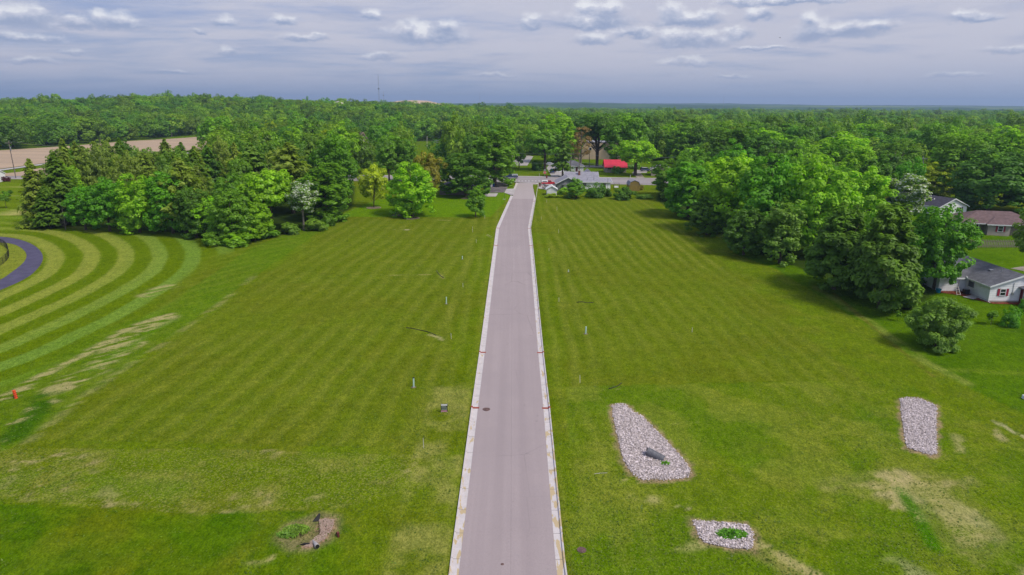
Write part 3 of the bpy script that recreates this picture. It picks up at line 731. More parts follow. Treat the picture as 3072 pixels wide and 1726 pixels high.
def crown_mesh(name, Rr, Hh, base, clumps, per, leaf, shape='round', rc=(.17, .30), m=None, aspect=1.0, up=.35, flower=0, lob=.25, fill=.25):
    """crown of radius Rr reaching from height base to height Hh, made of leafy clumps"""
    hh = (Hh-base)/2; cz = base+hh
    pos = []; nr = []; tn = []; ph = rng.uniform(0, 6.28, 4)
    for i in range(clumps):
        d = sphere_dirs(1)[0]
        if shape == 'umbrella':
            if d[2] < -.55: d[2] *= -.6
        else:
            zz = -.98+1.93*((i+.5)/clumps); q_ = (math.sqrt(1-zz*zz) if zz > 0 and shape != 'cone' else math.sqrt(1-(.72*zz)**2))/max(math.hypot(d[0], d[1]), 1e-6); d = np.array([d[0]*q_, d[1]*q_, zz])
        az = math.atan2(d[1], d[0])
        l = 1+lob*(.5*math.sin(2*az+ph[0]+d[2]*2)+.5*math.sin(3*az+ph[1]-d[2]*3))
        rad = (rng.uniform(.62, .92) if rng.random() > fill else rng.uniform(.15, .6))
        zf = d[2]*rad
        if shape == 'round': w = 1.02-.10*max(0, -zf)+.12*max(0,-zf)*(rng.random()<.6)
        elif shape == 'oval': w = .9
        elif shape == 'cone': w = (1-(zf+1)/2*.78)*1.15
        elif shape == 'umbrella': w = 1.05 if zf > -.1 else .75
        elif shape == 'vase': w = .62+.42*(zf+1)/2
        c = np.array([d[0]*rad*Rr*l*w, d[1]*rad*Rr*l*w, cz+zf*hh*(1+.12*math.sin(az+ph[2]))])
        if shape == 'umbrella': c[2] = cz+abs(zf)*hh*.7+rng.uniform(-.6, .1)*hh
        cr = Rr*rng.uniform(*rc)*(.7 if shape == 'cone' and zf > .3 else 1)
        n = int(per*(cr/(Rr*(rc[0]+rc[1])/2))**2*rng.uniform(.8, 1.2))
        u = sphere_dirs(n)
        out = c-np.array([0, 0, cz]); out = out/(np.linalg.norm(out)+1e-6)
        k = (u@out > -.35)|(rng.random(n) < .25); u = u[k]; n = len(u)
        rr = cr*rng.uniform(.70, 1.12, (n, 1))
        pos.append(c+u*rr*np.array([1, 1, .72])); 
        nr.append(u*.85+sphere_dirs(n)*.42+np.array([0, 0, up+.25])+out*.25)
        tn.append(np.clip(rng.normal(.5, .16)+rng.normal(0, .16, n), 0, 1))
    pos = np.concatenate(pos); nr = np.concatenate(nr); tn = np.concatenate(tn)
    fl = (rng.random(len(pos)) < flower).astype(float) if flower else None
    if flower: fl *= (nr[:, 2] > 0)
    return cards_mesh(name, pos, nr, leaf*rng.uniform(.65, 1.35, len(pos)), tn, m or M['leaf'], aspect, None, fl)
def conifer_mesh(name, Rr, Hh, base, whorls, nb, leaf, rise=.0, droop=.25, irr=.2, m=None, full=1.0):
    pos = []; nr = []; al = []; tn = []
    for i in range(whorls):
        f = i/(whorls-1); z = base+(Hh-base)*f**.92
        L = Rr*(1-f)**.78*1.0+.25
        for j in range(nb):
            az = rng.uniform(0, 2*math.pi); l = L*rng.uniform(1-irr*1.6, 1+irr); d = np.array([math.cos(az), math.sin(az), 0])
            side = np.array([-d[1], d[0], 0]); n = max(6, int(26*full*l/Rr+5))
            s = rng.uniform(.12, 1, n)**.7*l
            zz = rise*s-droop*(s/l)**2*l*.5+rng.normal(0, .05*l, n)
            wd = (.30*l*(1-(s/l)*.75))
            o = rng.uniform(-1, 1, n)*wd
            pos.append(d*s[:, None]+side*o[:, None]+np.stack([0*s, 0*s, z+zz-abs(o)*.35], 1))
            nr.append(np.array([0, 0, .9])+d*.55+sphere_dirs(n)*.45); al.append(np.repeat((d+side*0)[None], n, 0)+side*np.sign(o)[:, None]*.7)
            tn.append(np.clip(rng.normal(.45, .14)+rng.normal(0, .12, n)+(s/l-.5)*.25, 0, 1))
    pos = np.concatenate(pos); n = len(pos)
    return cards_mesh(name, pos, np.concatenate(nr), leaf*rng.uniform(.7, 1.3, n), np.concatenate(tn), m or M['leaf'], 1.8, np.concatenate(al))
def trunk_mesh(name, Hh, r, forks=6, spread=2.5, m=None, start=.3, straight=False, multi=1):
    b = MB()
    for q in range(multi):
        ox = rng.normal(0, .5)*(multi > 1)*.12; oy = rng.normal(0, .5)*(multi > 1)*.12
        lean = rng.uniform(-.5, .5, 2)*(0 if straight else 1)+(np.array([ox, oy])*22 if multi > 1 else 0)
        pts = [(ox+lean[0]*f*f, oy+lean[1]*f*f, -.3+(Hh*.9)*f) for f in (0, .04, .15, .35, .6, .85, 1)]
        rr = r/(1 if multi == 1 else 1.6)
        b.tube(pts, [rr*1.5, rr*1.1, rr, rr*.82, rr*.55, rr*.28, rr*.08], 8)
        for i in range(forks):
            f = rng.uniform(start, .8); a = rng.uniform(0, 6.28); l = spread*rng.uniform(.6, 1.1)*(1.15-f*.6)
            z0 = Hh*.9*f-.3; x0 = ox+lean[0]*f*f; y0 = oy+lean[1]*f*f
            b.tube([(x0, y0, z0), (x0+math.cos(a)*l*.45, y0+math.sin(a)*l*.45, z0+l*.42), (x0+math.cos(a)*l, y0+math.sin(a)*l, z0+l*.95)], [rr*.42*(1.1-f*.6), rr*.28, rr*.08], 5, False)
    return b.mesh(name, m or M['bark'], True)
# prototypes: (crown mesh, trunk mesh, nominal height, nominal width)
PROTO = {}
def proto(k, crown, trunk, h, w):
    if crown is not None:
        v = np.empty(len(crown.vertices)*3); crown.vertices.foreach_get('co', v); v = v.reshape(-1, 3)
        h = float(np.percentile(v[:, 2], 99.7)); w = 2*float(np.percentile(np.hypot(v[:, 0], v[:, 1]), 95))
    PROTO[k] = (crown, trunk, h, w)
for i in range(4):
    proto(f'round{i}', crown_mesh('round_crown', 5.2, 15, -.6+i*.3, 215, 62, .25, rc=(.11, .21), lob=.3), trunk_mesh('trunk', 13, .32, 8, 3.4, start=.22), 15, 11)
for i in range(2):
    proto(f'oval{i}', crown_mesh('oval_crown', 4.4, 17, -.6, 200, 58, .25, 'oval', rc=(.12, .23), lob=.22), trunk_mesh('trunk', 15, .34, 8, 2.8, start=.2), 17, 8.6)
for i in range(2):
    proto(f'tall{i}', crown_mesh('spreading_crown', 5.6, 18, 2.2, 150, 80, .27, 'umbrella', rc=(.12, .23), lob=.35, fill=.35), trunk_mesh('trunk', 16, .4, 10, 4.2, start=.3), 18, 11.5)
proto('vase', crown_mesh('vase_crown', 4.6, 10, 1.6, 60, 100, .22, 'vase', rc=(.14, .24), lob=.35), trunk_mesh('trunk', 8, .2, 8, 2.8, start=.1, multi=2), 10, 9)
proto('pear', crown_mesh('conical_crown', 2.5, 8.4, .7, 60, 120, .17, 'cone', rc=(.24, .38), lob=.1, fill=.15), trunk_mesh('trunk', 7, .13, 4, 1.2, straight=True), 8.4, 5)
for i in range(3):
    proto(f'spruce{i}', conifer_mesh('spruce_crown', 3.7, 15, .5+.5*i, 30, 10, .25, rise=.18, droop=.3, irr=.22), trunk_mesh('trunk', 15, .26, 0, 1, straight=True), 15, 7.4)
for i in range(2):
    proto(f'pine{i}', conifer_mesh('pine_crown', 4.6, 16, 4.0, 17, 9, .34, rise=.30, droop=.15, irr=.38, full=1.25), trunk_mesh('trunk', 16, .3, 6, 2.5, straight=True), 16, 9)
for i in range(2):
    proto(f'juniper{i}', crown_mesh('feathery_crown', 5.4, 14, -.5, 300, 105, .175, 'cone', rc=(.09, .19), aspect=1.7, up=.75, lob=.38, fill=.15), trunk_mesh('trunk', 12, .3, 6, 3, start=.05, multi=2), 14, 12)
proto('olive', conifer_mesh('open_conifer_crown', 3.6, 17, 3.0, 22, 7, .36, rise=.05, droop=.35, irr=.35, full=.8), trunk_mesh('trunk', 17, .3, 0, 1, straight=True), 17, 7.2)
proto('bush', crown_mesh('bush_crown', 1.9, 2.6, -.25, 34, 100, .13, 'round', rc=(.24, .4), lob=.3), trunk_mesh('stem', 1.6, .05, 5, .9, start=.05, multi=2), 2.6, 3.8)
proto('bush1', crown_mesh('bush_crown', 1.9, 2.8, -.3, 40, 90, .15, 'round', rc=(.20, .36), lob=.45, aspect=1.4, up=.6), trunk_mesh('stem', 1.6, .05, 5, .9, start=.05, multi=2), 2.8, 3.8)
proto('mound', crown_mesh('shrub_crown', 4.1, 7.6, .1, 170, 120, .125, 'round', rc=(.10, .22), aspect=1.7, up=.8, lob=.3), trunk_mesh('trunk', 5.5, .12, 8, 2.6, start=.04, multi=4), 7.6, 8.6)
proto('sapling', crown_mesh('sapling_crown', 1.0, 4, 1.5, 20, 60, .13, 'oval', rc=(.28, .42)), trunk_mesh('trunk', 3.6, .05, 3, .6, straight=True), 4, 2.1)
proto('hedge', crown_mesh('hedge_crown', 1.5, 1.5, -.1, 30, 90, .10, 'round', rc=(.3, .4), lob=.05), trunk_mesh('stem', 1.0, .04, 4, .5, start=.05), 1.5, 3)
proto('blossom', crown_mesh('blossoming_crown', 3.4, 12, 3.6, 60, 120, .21, 'oval', m=M['leaf_flower'], flower=.42, lob=.3), trunk_mesh('trunk', 10.5, .22, 7, 2.6, m=M['deadwood'], start=.3), 12, 7.2)
proto('sparse', crown_mesh('thin_crown', 3.6, 16, 3.0, 60, 42, .22, 'oval', lob=.3), trunk_mesh('trunk', 16, .3, 26, 3.2, m=M['deadwood'], start=.15), 16, 7.4)
proto('bigtrunk', crown_mesh('high_crown', 6.6, 20, 7.0, 90, 120, .30, 'umbrella', rc=(.14, .25), lob=.3, fill=.4), trunk_mesh('trunk', 18, .55, 9, 4.5, start=.3, multi=4), 20, 13.5)
proto('dead', None, trunk_mesh('trunk', 8, .10, 22, 2.0, m=M['deadwood'], start=.12), 8, 4)
ROUND = ['round0', 'round1', 'round2', 'round3', 'oval0', 'oval1', 'tall0', 'tall1']

TINT = {'mid': (64,104,18), 'bright': (84,128,14), 'dark': (52,88,16), 'blueish': (52,92,30), 'yellow': (100,128,12), 'olive': (60,94,20), 'pine': (80,106,36),
        'grey': (70,104,34), 'red': (92,100,26), 'vivid': (58,108,10), 'brown': (98,90,58), 'locust': (58,98,8), 'purple': (54,16,28)}
LEAFK = 2.55
def tint(k, j=.10):
    c = lin(*TINT[k]); c = (c[0]*1.22, c[1], c[2]); f = 1+rng.uniform(-j, j); h = rng.uniform(-j, j)*.6
    return (c[0]*LEAFK*f*(1+h), c[1]*LEAFK*f, c[2]*LEAFK*f*(1-h), 1)
TREES = []
def plant(kind, x, y, h, w, col, label, name='tree', cat='tree', group=None, lean=0):
    cr, tr, nh, nw = PROTO[kind]
    o = empty(name, (x, y, G(x, y)), label, cat, group, rng.uniform(0, 6.28), (w/nw, w/nw*rng.uniform(.93, 1.07), h/nh))
    if cr:
        c = link('crown', cr, o); c.color = tint(col)
    link('trunk' if cat == 'tree' else 'stem', tr, o)
    TREES.append((x, y, w/2))
    return o
def T(bx, by, ty, wpx, kind, col, label, name='tree', cat='tree', group=None):
    p = at(bx, by); s = ppm(p)
    d = ray(bx, ty); t = p[1]/d[1]; h = H+d[2]*t-p[2]
    plant(kind, p[0], p[1], max(h, .4)*.98, wpx/s, col, label, name, cat, group)
GL, GR, GM = 'trees of the left grove', 'trees of the right-hand wood', 'trees around the street corner'
# left side of the street
T(1237,648,484,158,'round0','bright','broad bushy green tree between the round yellow-green tree and the small conical tree', 'maple_tree', group=GM)
T(1121,622,492,92,'vase','yellow','small yellow-green tree with a ring of mulch at its foot', 'ornamental_tree', group=GM)
T(1427,652,556,63,'pear','mid','small dense conical tree beside the street on the left', 'pear_tree', group=GM)
T(1396,590,452,160,'round1','dark','large dark round tree behind the conical tree, left of the street', 'maple_tree', group=GM)
T(1484,556,374,135,'oval0','mid','tallest dense tree behind the worn driveway at the corner', 'maple_tree', group=GM)
T(1290,598,454,84,'vase','red','reddish yellow-green tree behind the broad bushy one', 'ornamental_tree', group=GM)
T(1168,545,404,88,'round2','mid','round tree right of the steep brown roof', group=GM)
T(1222,545,414,56,'oval1','mid','narrow tree beside the crossarm pole, in front of the open meadow', group=GM)
T(1002,605,392,140,'round3','locust','massive dark green tree left of the steep brown roof', 'locust_tree', group=GL)
T(1030,540,365,96,'tall0','bright','light green crown showing above the massive dark tree', group=GL)
T(978,662,486,150,'oval0','locust','dark rounded locust tree at the right end of the grove', 'locust_tree', group=GL)
T(912,692,542,92,'blossom','grey','tree covered in white blossom leaning out of the grove', 'blossoming_tree', group=GL)
T(815,690,508,150,'tall1','bright','bright tree with bare thin stems left of the white blossom', 'maple_tree', group=GL)
T(700,700,520,120,'round0','mid','mid green tree in the front row, second left of the white blossom', 'maple_tree', group=GL)
T(640,712,590,110,'round2','bright','low light green tree at the foremost corner of the grove', 'maple_tree', group=GL)
T(120,680,474,92,'spruce0','pine','dark spruce at the left end of the grove', 'spruce_tree', group=GL)
T(196,676,455,112,'spruce1','olive','second spruce from the left end of the grove, olive brown', 'spruce_tree', group=GL)
T(150,684,560,80,'spruce2','olive','low wide spruce skirting the left end of the grove', 'spruce_tree', group=GL)
T(225,660,494,80,'round1','bright','light green tree squeezed between the left spruces', 'maple_tree', group=GL)
T(258,690,558,96,'round2','vivid','low leafy tree right of the dead grey trunk', 'maple_tree', group=GL)
T(330,694,530,130,'round3','vivid','broad maple at the left of the front row of the grove', 'maple_tree', group=GL)
T(420,697,520,140,'round0','bright','broad layered maple, middle of the front row of the grove', 'maple_tree', group=GL)
T(520,700,515,140,'round1','vivid','broad layered maple, right of the middle of the front row', 'maple_tree', group=GL)
T(590,712,560,110,'round2','dark','dark leafy tree just left of the foremost corner of the grove', 'maple_tree', group=GL)
T(198,690,608,40,'dead','olive','dead grey trunk leaning against the left spruces', 'dead_tree', group=GL)
T(90,630,600,34,'bush','dark','dark rounded shrub in the meadow left of the grove', 'shrub', 'shrub')
T(19,625,572,28,'sapling','mid','young tree in the far left meadow, nearer one', 'sapling', 'tree'); T(31,600,570,24,'sapling','dark','young tree in the far left meadow, farther one', 'sapling', 'tree')
T(20,545,529,23,'bush','purple','dark purple shrub beside the white house at the left edge', 'shrub', 'shrub')
T(985,678,640,46,'bush','mid','rounded bush at the right foot of the grove', 'shrub', 'shrub')
T(945,692,656,70,'bush1','grey','pale green bush under the blossoming tree', 'shrub', 'shrub'); T(720,735,688,90,'bush1','bright','bright bush at the foremost corner of the grove, right one', 'shrub', 'shrub')
T(650,736,694,80,'bush','mid','bush at the foremost corner of the grove, left one', 'shrub', 'shrub'); T(800,712,674,80,'bush','mid','low bush between the bare stems and the lot', 'shrub', 'shrub')
T(868,702,668,60,'bush1','grey','low pale bush at the foot of the white blossom', 'shrub', 'shrub')
T(700,728,566,130,'round1','mid','fresh green tree right of the foremost corner of the grove', 'maple_tree', group=GL)
T(765,722,596,112,'round3','bright','low light green tree in front of the bare stems', 'maple_tree', group=GL)
T(560,700,470,140,'pine1','pine','ragged pine rising behind the middle of the front row', 'pine_tree', group=GL)
T(880,640,425,160,'pine0','pine','ragged pale pine left of the massive dark tree', 'pine_tree', group=GL)
T(770,630,430,150,'pine1','grey','grey-green pine behind the bright tree with bare stems', 'pine_tree', group=GL)
T(1712,480,392,84,'round1','mid','round tree in front of the left end of the tan building', 'maple_tree', group=GM)
T(1835,470,370,100,'round3','bright','round tree in front of the right end of the tan building', 'maple_tree', group=GM)
# auto filled parts of the groves, labelled row by row
def fill(poly_px, n, kinds, cols, hr, wr, place, group, name='tree', mind=.62, rows=4, seed=1):
    r = np.random.default_rng(seed); pl = P2(poly_px); lo = pl.min(0); hi = pl.max(0); got = []
    tries = 0
    while len(got) < n and tries < 6000:
        tries += 1; x = r.uniform(lo[0], hi[0]); y = r.uniform(lo[1], hi[1])
        if not inside(np.array([x]), np.array([y]), pl)[0]: continue
        w = r.uniform(*wr)
        if any((x-a)**2+(y-b)**2 < (mind*(c+w/2))**2 for a, b, c in TREES): continue
        kd = kinds[r.integers(len(kinds))]; c = cols[r.integers(len(cols))]
        got.append((x, y, w, r.uniform(*hr), kd, c)); TREES.append((x, y, w/2))
    got.sort(key=lambda q: q[1])
    per = max(1, math.ceil(len(got)/rows)); ordn = ['first', 'second', 'third', 'fourth', 'fifth', 'sixth', 'seventh', 'eighth', 'ninth', 'tenth', 'eleventh', 'twelfth', 'thirteenth', 'fourteenth', 'fifteenth', 'sixteenth']
    shp = {'r': 'round', 'o': 'oval', 't': 'spreading', 's': 'pointed', 'p': 'ragged', 'j': 'feathery', 'b': 'bushy', 'v': 'open'}
    tn = {'mid': 'mid green', 'bright': 'bright green', 'dark': 'dark green', 'blueish': 'blue-green', 'yellow': 'yellow-green', 'olive': 'olive', 'pine': 'dull green', 'grey': 'grey-green', 'vivid': 'fresh green', 'locust': 'deep green', 'red': 'russet', 'brown': 'brownish'}
    rn = ['front', 'second', 'third', 'fourth', 'fifth', 'sixth', 'seventh', 'eighth', 'ninth', 'rear']
    for k in range(rows):
        row = sorted(got[k*per:(k+1)*per], key=lambda q: q[0]/q[1])
        for i, (x, y, w, h, kd, c) in enumerate(row):
            nm = {'s': 'spruce_tree', 'p': 'pine_tree' if kd.startswith('pine') else 'tree', 'o': 'tree'}.get(kd[0], 'tree')
            TREES.pop(0) if False else None
            plant(kd, x, y, h, w, c, f'{tn[c]} {shp[kd[0]]} tree, {ordn[min(i, 15)]} from left, {rn[k]} row, {place[4:]}', nm, 'tree', group)
            TREES.pop()
fill([(105,645),(300,655),(640,660),(820,650),(940,600),(960,555),(600,548),(180,552),(130,600)], 58, ['spruce0','spruce2','pine0','pine1','pine1','pine0','round0','round2','oval1','round3'], ['pine','olive','pine','dark','pine','mid','grey'], (13, 17.5), (6.5, 9), 'the left grove', GL, mind=.5, rows=6, seed=3)
# right of the street
T(1729,596,533,60,'pear','mid','dense upright bush-shaped tree in front of the grey house', 'pear_tree', group=GM)
T(1785,592,549,66,'bush','dark','dark spreading shrub before the grey house, right of the upright one', 'shrub', 'shrub')
T(1815,590,560,40,'bush1','dark','dark small shrub at the right corner of the grey house', 'shrub', 'shrub')
T(1872,598,561,66,'bush1','dark','wide dark shrub in front of the barn-roofed shed', 'shrub', 'shrub')
T(1690,584,562,34,'bush1','bright','light green creeper beside the small white shed', 'shrub', 'shrub'); T(1712,592,574,50,'bush','yellow','low yellow-green scrub right of the small white shed', 'shrub', 'shrub')
T(1655,592,580,44,'bush1','yellow','low scrub at the foot of the small white shed', 'shrub', 'shrub'); T(2000,597,576,60,'bush1','grey','grey-green weeds right of the wide dark shrub', 'shrub', 'shrub')
T(1935,596,582,54,'bush','grey','low weeds between the shed and the wide shrub', 'shrub', 'shrub'); T(1924,570,553,17,'bush','red','dark russet round bush at the side of the barn-roofed shed', 'shrub', 'shrub')
T(1634,512,362,116,'tall0','mid','tall tree with a bare trunk behind the stop sign', 'maple_tree', group=GM)
T(1668,488,338,120,'oval1','bright','taller bright crown behind the tree at the stop sign', group=GM)
T(1557,505,424,50,'vase','mid','small dark-trunked tree on the lawn left of the stop sign', 'maple_tree', group=GM)
T(1609,512,482,40,'bush1','dark','dark shrub on the corner lawn', 'shrub', 'shrub')
T(1687,531,396,56,'olive','olive','open olive conifer beside the blue car', 'pine_tree', group=GM)
T(1742,505,378,62,'sparse','brown','thin brownish dying conifer behind the wrapped house', 'dying_tree', group=GM)
T(1791,498,340,132,'bigtrunk','dark','big tree with several dark trunks behind the wrapped house', 'maple_tree', group=GM)
T(1872,505,346,130,'round2','mid','broad tree behind the red-roofed house', 'maple_tree', group=GM)
T(1905,527,422,128,'tall1','bright','light green tree half hiding the red roof', 'maple_tree', group=GM)
T(1852,520,499,36,'bush','mid','bush against the wall of the red-roofed house', 'shrub', 'shrub')
T(1940,478,345,46,'oval0','dark','slender dark tree between two broad ones, right of the red roof', group=GM)
T(2030,480,368,140,'round0','bright','broad bright tree right of the slender dark one', 'maple_tree', group=GM)
T(2062,650,480,160,'round1','vivid','leftmost big tree of the right-hand wood, beside the lawn', 'walnut_tree', group=GR)
T(2010,590,470,120,'round3','mid','tree behind the leftmost big one of the right-hand wood', 'walnut_tree', group=GR)
T(2180,700,466,196,'round2','bright','second big tree along the lawn in the right-hand wood', 'walnut_tree', group=GR)
T(2300,745,458,204,'round0','vivid','third big tree along the lawn in the right-hand wood', 'walnut_tree', group=GR)
T(2440,770,472,196,'round3','bright','fourth big tree along the lawn, behind the feathery evergreens', 'walnut_tree', group=GR)
T(2560,740,502,172,'round1','bright','light green tree behind the feathery evergreens', 'walnut_tree', group=GR)
T(2338,790,600,112,'oval1','grey','slim light green tree at the lawn edge left of the feathery evergreens', 'maple_tree', group=GR)
T(2230,765,620,120,'round1','dark','low dark tree at the lawn edge under the second big tree', 'maple_tree', group=GR)
T(2120,705,590,110,'round0','dark','low dark tree at the lawn edge under the leftmost big tree', 'maple_tree', group=GR)
T(2712,690,520,112,'blossom','grey','pale tree in cream blossom left of the charcoal roof', 'blossoming_tree', group=GR)
T(2500,868,612,204,'juniper0','olive','wide feathery dark evergreen, left one of the pair', 'juniper_tree', group=GR)
T(2636,925,610,214,'juniper1','olive','tall feathery dark evergreen, right one of the pair', 'juniper_tree', group=GR)
T(2802,868,618,176,'round2','vivid','rich green maple between the evergreens and the white house', 'maple_tree', group=GR)
T(2806,1042,884,168,'mound','grey','lone rounded shrub tree on the lawn near the right edge', 'shrub_tree', 'tree')
T(2972,976,930,34,'sapling','mid','small thin shrub left of the clipped round bush', 'shrub', 'shrub'); T(3028,978,920,56,'bush','vivid','clipped round bush on the lawn below the white house', 'shrub', 'shrub')
T(3074,935,890,42,'bush','vivid','bush against the porch at the right edge', 'shrub', 'shrub'); T(2692,964,930,16,'sapling','mid','tiny sapling beside the lone shrub tree', 'sapling', 'tree')
T(3125,880,590,190,'tall0','grey','grey-green tree reaching in from the right edge', 'willow_tree', group=GR)
T(2960,635,446,240,'round0','blueish','large blue-green tree behind the brown roof', 'maple_tree', group=GR)
T(3110,640,436,200,'round3','blueish','large blue-green tree at the right edge behind the brown roof', 'maple_tree', group=GR)
T(2792,600,486,112,'round1','yellow','yellow-green round tree behind the charcoal roof', 'maple_tree', group=GR)
T(2870,600,400,172,'round2','mid','tall tree behind the yellow-green round one', 'maple_tree', group=GR)
T(2500,560,394,212,'round3','bright','very broad tree standing above the right-hand wood', 'maple_tree', group=GR)
T(2400,545,420,120,'oval0','grey','grey-green tree left of the very broad one', group=GR)
T(2290,520,372,122,'round0','blueish','blue-green tree rising over the right-hand wood', group=GR)
T(2690,570,418,124,'round1','mid','dark rounded tree right of the very broad one', group=GR)
T(2180,500,385,120,'tall1','mid','spreading tree behind the second big tree', group=GR)
T(2925,714,690,40,'hedge','vivid','clipped hedge by the porch of the brown-roofed house', 'hedge', 'hedge')
fill([(2100,660),(2330,720),(2480,760),(2700,720),(2720,640),(2560,560),(2300,540),(2000,560)], 22, ROUND, ['vivid','bright','dark','mid'], (13, 18), (9, 12), 'the right-hand wood', GR, mind=.55, rows=3, seed=5)
fill([(2040,495),(2100,560),(2560,575),(3000,620),(3400,640),(3500,520),(2700,480),(2100,470)], 26, ROUND, ['mid','bright','blueish','grey','dark'], (16, 21), (14, 19), 'the trees past the right wood', 'trees beyond the right-hand wood', mind=.62, rows=3, seed=6)
# wood beyond the cross street, in rows; the meadow, lots and fields stay open
fill([(-200,446),(0,447),(200,434),(400,417),(600,404),(640,400),(500,386),(0,405),(-200,412)], 30, ROUND, ['mid','bright','mid','grey','dark'], (14, 20), (12, 18), 'the line behind the brown field', 'tree line behind the brown field', mind=.45, rows=3, seed=8)
fill([(640,545),(900,540),(1000,520),(1005,455),(900,440),(640,450),(560,500)], 26, ROUND+['pine0'], ['mid','bright','bright','dark','yellow'], (13, 18), (10, 15), 'the trees behind the left grove', 'trees behind the left grove', mind=.6, rows=4, seed=9)
fill([(1090,442),(1225,440),(1225,405),(1340,405),(1340,455),(1500,455),(1640,455),(1640,395),(1090,395)], 30, ROUND, ['mid','dark','blueish','bright'], (16, 21), (12, 17), 'the wood behind the open meadow', 'wood behind the open meadow', mind=.5, rows=3, seed=10)
fill([(1340,520),(1440,520),(1500,500),(1530,465),(1500,455),(1345,462)], 8, ROUND, ['mid','dark','bright'], (12, 17), (8, 12), 'the trees left of the pale parking lot', 'trees left of the parking lot', mind=.6, rows=2, seed=12)
fill([(1680,452),(1960,452),(2040,470),(2100,470),(2100,420),(1680,410)], 24, ROUND, ['bright','mid','blueish','grey'], (17, 22), (13, 18), 'the wood behind the red roof', 'wood behind the red roof', mind=.55, rows=3, seed=13)

# ------------------------------------------------------------------ the far-off wood: thousands of crowns that read as one mass
def far_wood():
    col = bpy.data.collections.new('wood_crowns')
    protos = []
    for i in range(5):
        me = crown_mesh('far_crown', 5.6, 13, 1.0, (26, 34, 22, 44, 30)[i], 70, .40, ('round', 'oval', 'round', 'vase', 'round')[i], rc=((.24, .42), (.2, .36), (.28, .46), (.18, .30), (.22, .38))[i], m=M['leaf_far'], lob=(.35, .2, .45, .3, .5)[i], fill=.08)
        o = bpy.data.objects.new('wood_crown', me); o.color = (*[k*LEAFK for k in lin(*[(52,100,24),(66,116,22),(44,86,28),(82,126,26),(50,92,44)][i])], 1)
        col.objects.link(o); protos.append(o)
    r = np.random.default_rng(20); pts = []; scl = []
    gaps = [P2(g) for g in ([(-900,900),(-900,470),(-200,458),(0,451),(200,438),(400,421),(600,407),(640,403),(700,440),(640,470),(640,548),(100,560),(100,700),(-200,900)], [(1216,442),(1352,442),(1352,560),(1216,560)], [(1068,560),(1126,560),(1122,440),(1066,440)], [(1225,470),(1345,470),(1345,424),(1225,424)])]
    gaps = [g for i, g in enumerate(gaps)]
    keep = [P2(g) for g in ([(100,668),(573,698),(763,722),(942,676),(1050,625),(1060,540),(140,540)], [(1060,640),(2130,720),(2130,515),(1500,505),(1060,545)], [(1500,520),(2110,520),(2110,485),(1960,485),(1740,500),(1640,470),(1500,470)],
            [(1690,510),(1690,440),(1870,440),(1870,510)], [(2100,640),(3900,1100),(3900,640),(3100,640),(2680,610),(2100,585)], [(1060,480),(1116,480),(1116,420),(1060,420)])]
    T_ = np.array(TREES)
    rings = [(262, 640, 12.0, (1.0, 1.6)), (640, 1400, 15, (1.15, 1.95)), (1400, 2650, 22, (1.4, 2.2))]
    for y0, y1, s, (a, b) in rings:
        for y in np.arange(y0, y1, s):
            w = y*.86+60
            for x in np.arange(-w, w, s*1.0):
                xx = x+r.uniform(-.45, .45)*s; yy_ = y+r.uniform(-.45, .45)*s
                if yy_ < 700:
                    if any(inside(np.array([xx]), np.array([yy_]), g)[0] for g in gaps+keep): continue
                    if ((T_[:, 0]-xx)**2+(T_[:, 1]-yy_)**2 < (T_[:, 2]*.75+1.8)**2).any(): continue
                k = a+(b-a)*r.random()**1.6
                pts.append((xx, yy_, G(xx, yy_))); scl.append((k*r.uniform(.9, 1.15), k*r.uniform(.9, 1.15), r.uniform(1.0, 1.5)*(1.28 if r.random() < .07 else 1)))
    # low understory in the two groves (only where no lawn)
    me = bpy.data.meshes.new('wood'); me.from_pydata(pts, [], [])
    a = me.attributes.new('sc', 'FLOAT_VECTOR', 'POINT'); a.data.foreach_set('vector', np.array(scl, np.float32).ravel())
    a = me.attributes.new('rz', 'FLOAT_VECTOR', 'POINT'); rz = np.zeros((len(pts), 3), np.float32); rz[:, 2] = r.uniform(0, 6.28, len(pts)); a.data.foreach_set('vector', rz.ravel())
    o = tag(link('wood', me), 'endless green wood filling the land up to the horizon beyond the nearer trees', 'wood', kind='stuff')
    ng = bpy.data.node_groups.new('scatter_wood', 'GeometryNodeTree')
    ng.interface.new_socket('Geometry', in_out='INPUT', socket_type='NodeSocketGeometry'); ng.interface.new_socket('Geometry', in_out='OUTPUT', socket_type='NodeSocketGeometry')
    i_ = N(ng, 'NodeGroupInput'); o_ = N(ng, 'NodeGroupOutput'); ip = N(ng, 'GeometryNodeInstanceOnPoints'); ci = N(ng, 'GeometryNodeCollectionInfo')
    ci.inputs[0].default_value = col; ci.inputs[1].default_value = True; ci.inputs[2].default_value = True
    na_ = N(ng, 'GeometryNodeInputNamedAttribute', data_type='FLOAT_VECTOR'); na_.inputs[0].default_value = 'sc'
    nr_ = N(ng, 'GeometryNodeInputNamedAttribute', data_type='FLOAT_VECTOR'); nr_.inputs[0].default_value = 'rz'
    m2p = N(ng, 'GeometryNodeMeshToPoints'); m2p.inputs['Radius'].default_value = .01
    e2r = N(ng, 'FunctionNodeEulerToRotation')
    ng.links.new(i_.outputs[0], m2p.inputs[0]); ng.links.new(m2p.outputs[0], ip.inputs['Points']); ng.links.new(ci.outputs[0], ip.inputs['Instance'])
    ip.inputs['Pick Instance'].default_value = True
    ng.links.new(nr_.outputs[0], e2r.inputs[0]); ng.links.new(e2r.outputs[0], ip.inputs['Rotation']); ng.links.new(na_.outputs[0], ip.inputs['Scale'])
    ng.links.new(ip.outputs[0], o_.inputs[0])
    md = o.modifiers.new('scatter', 'NODES'); md.node_group = ng
    print('far wood crowns', len(pts), 'planted', len(TREES))
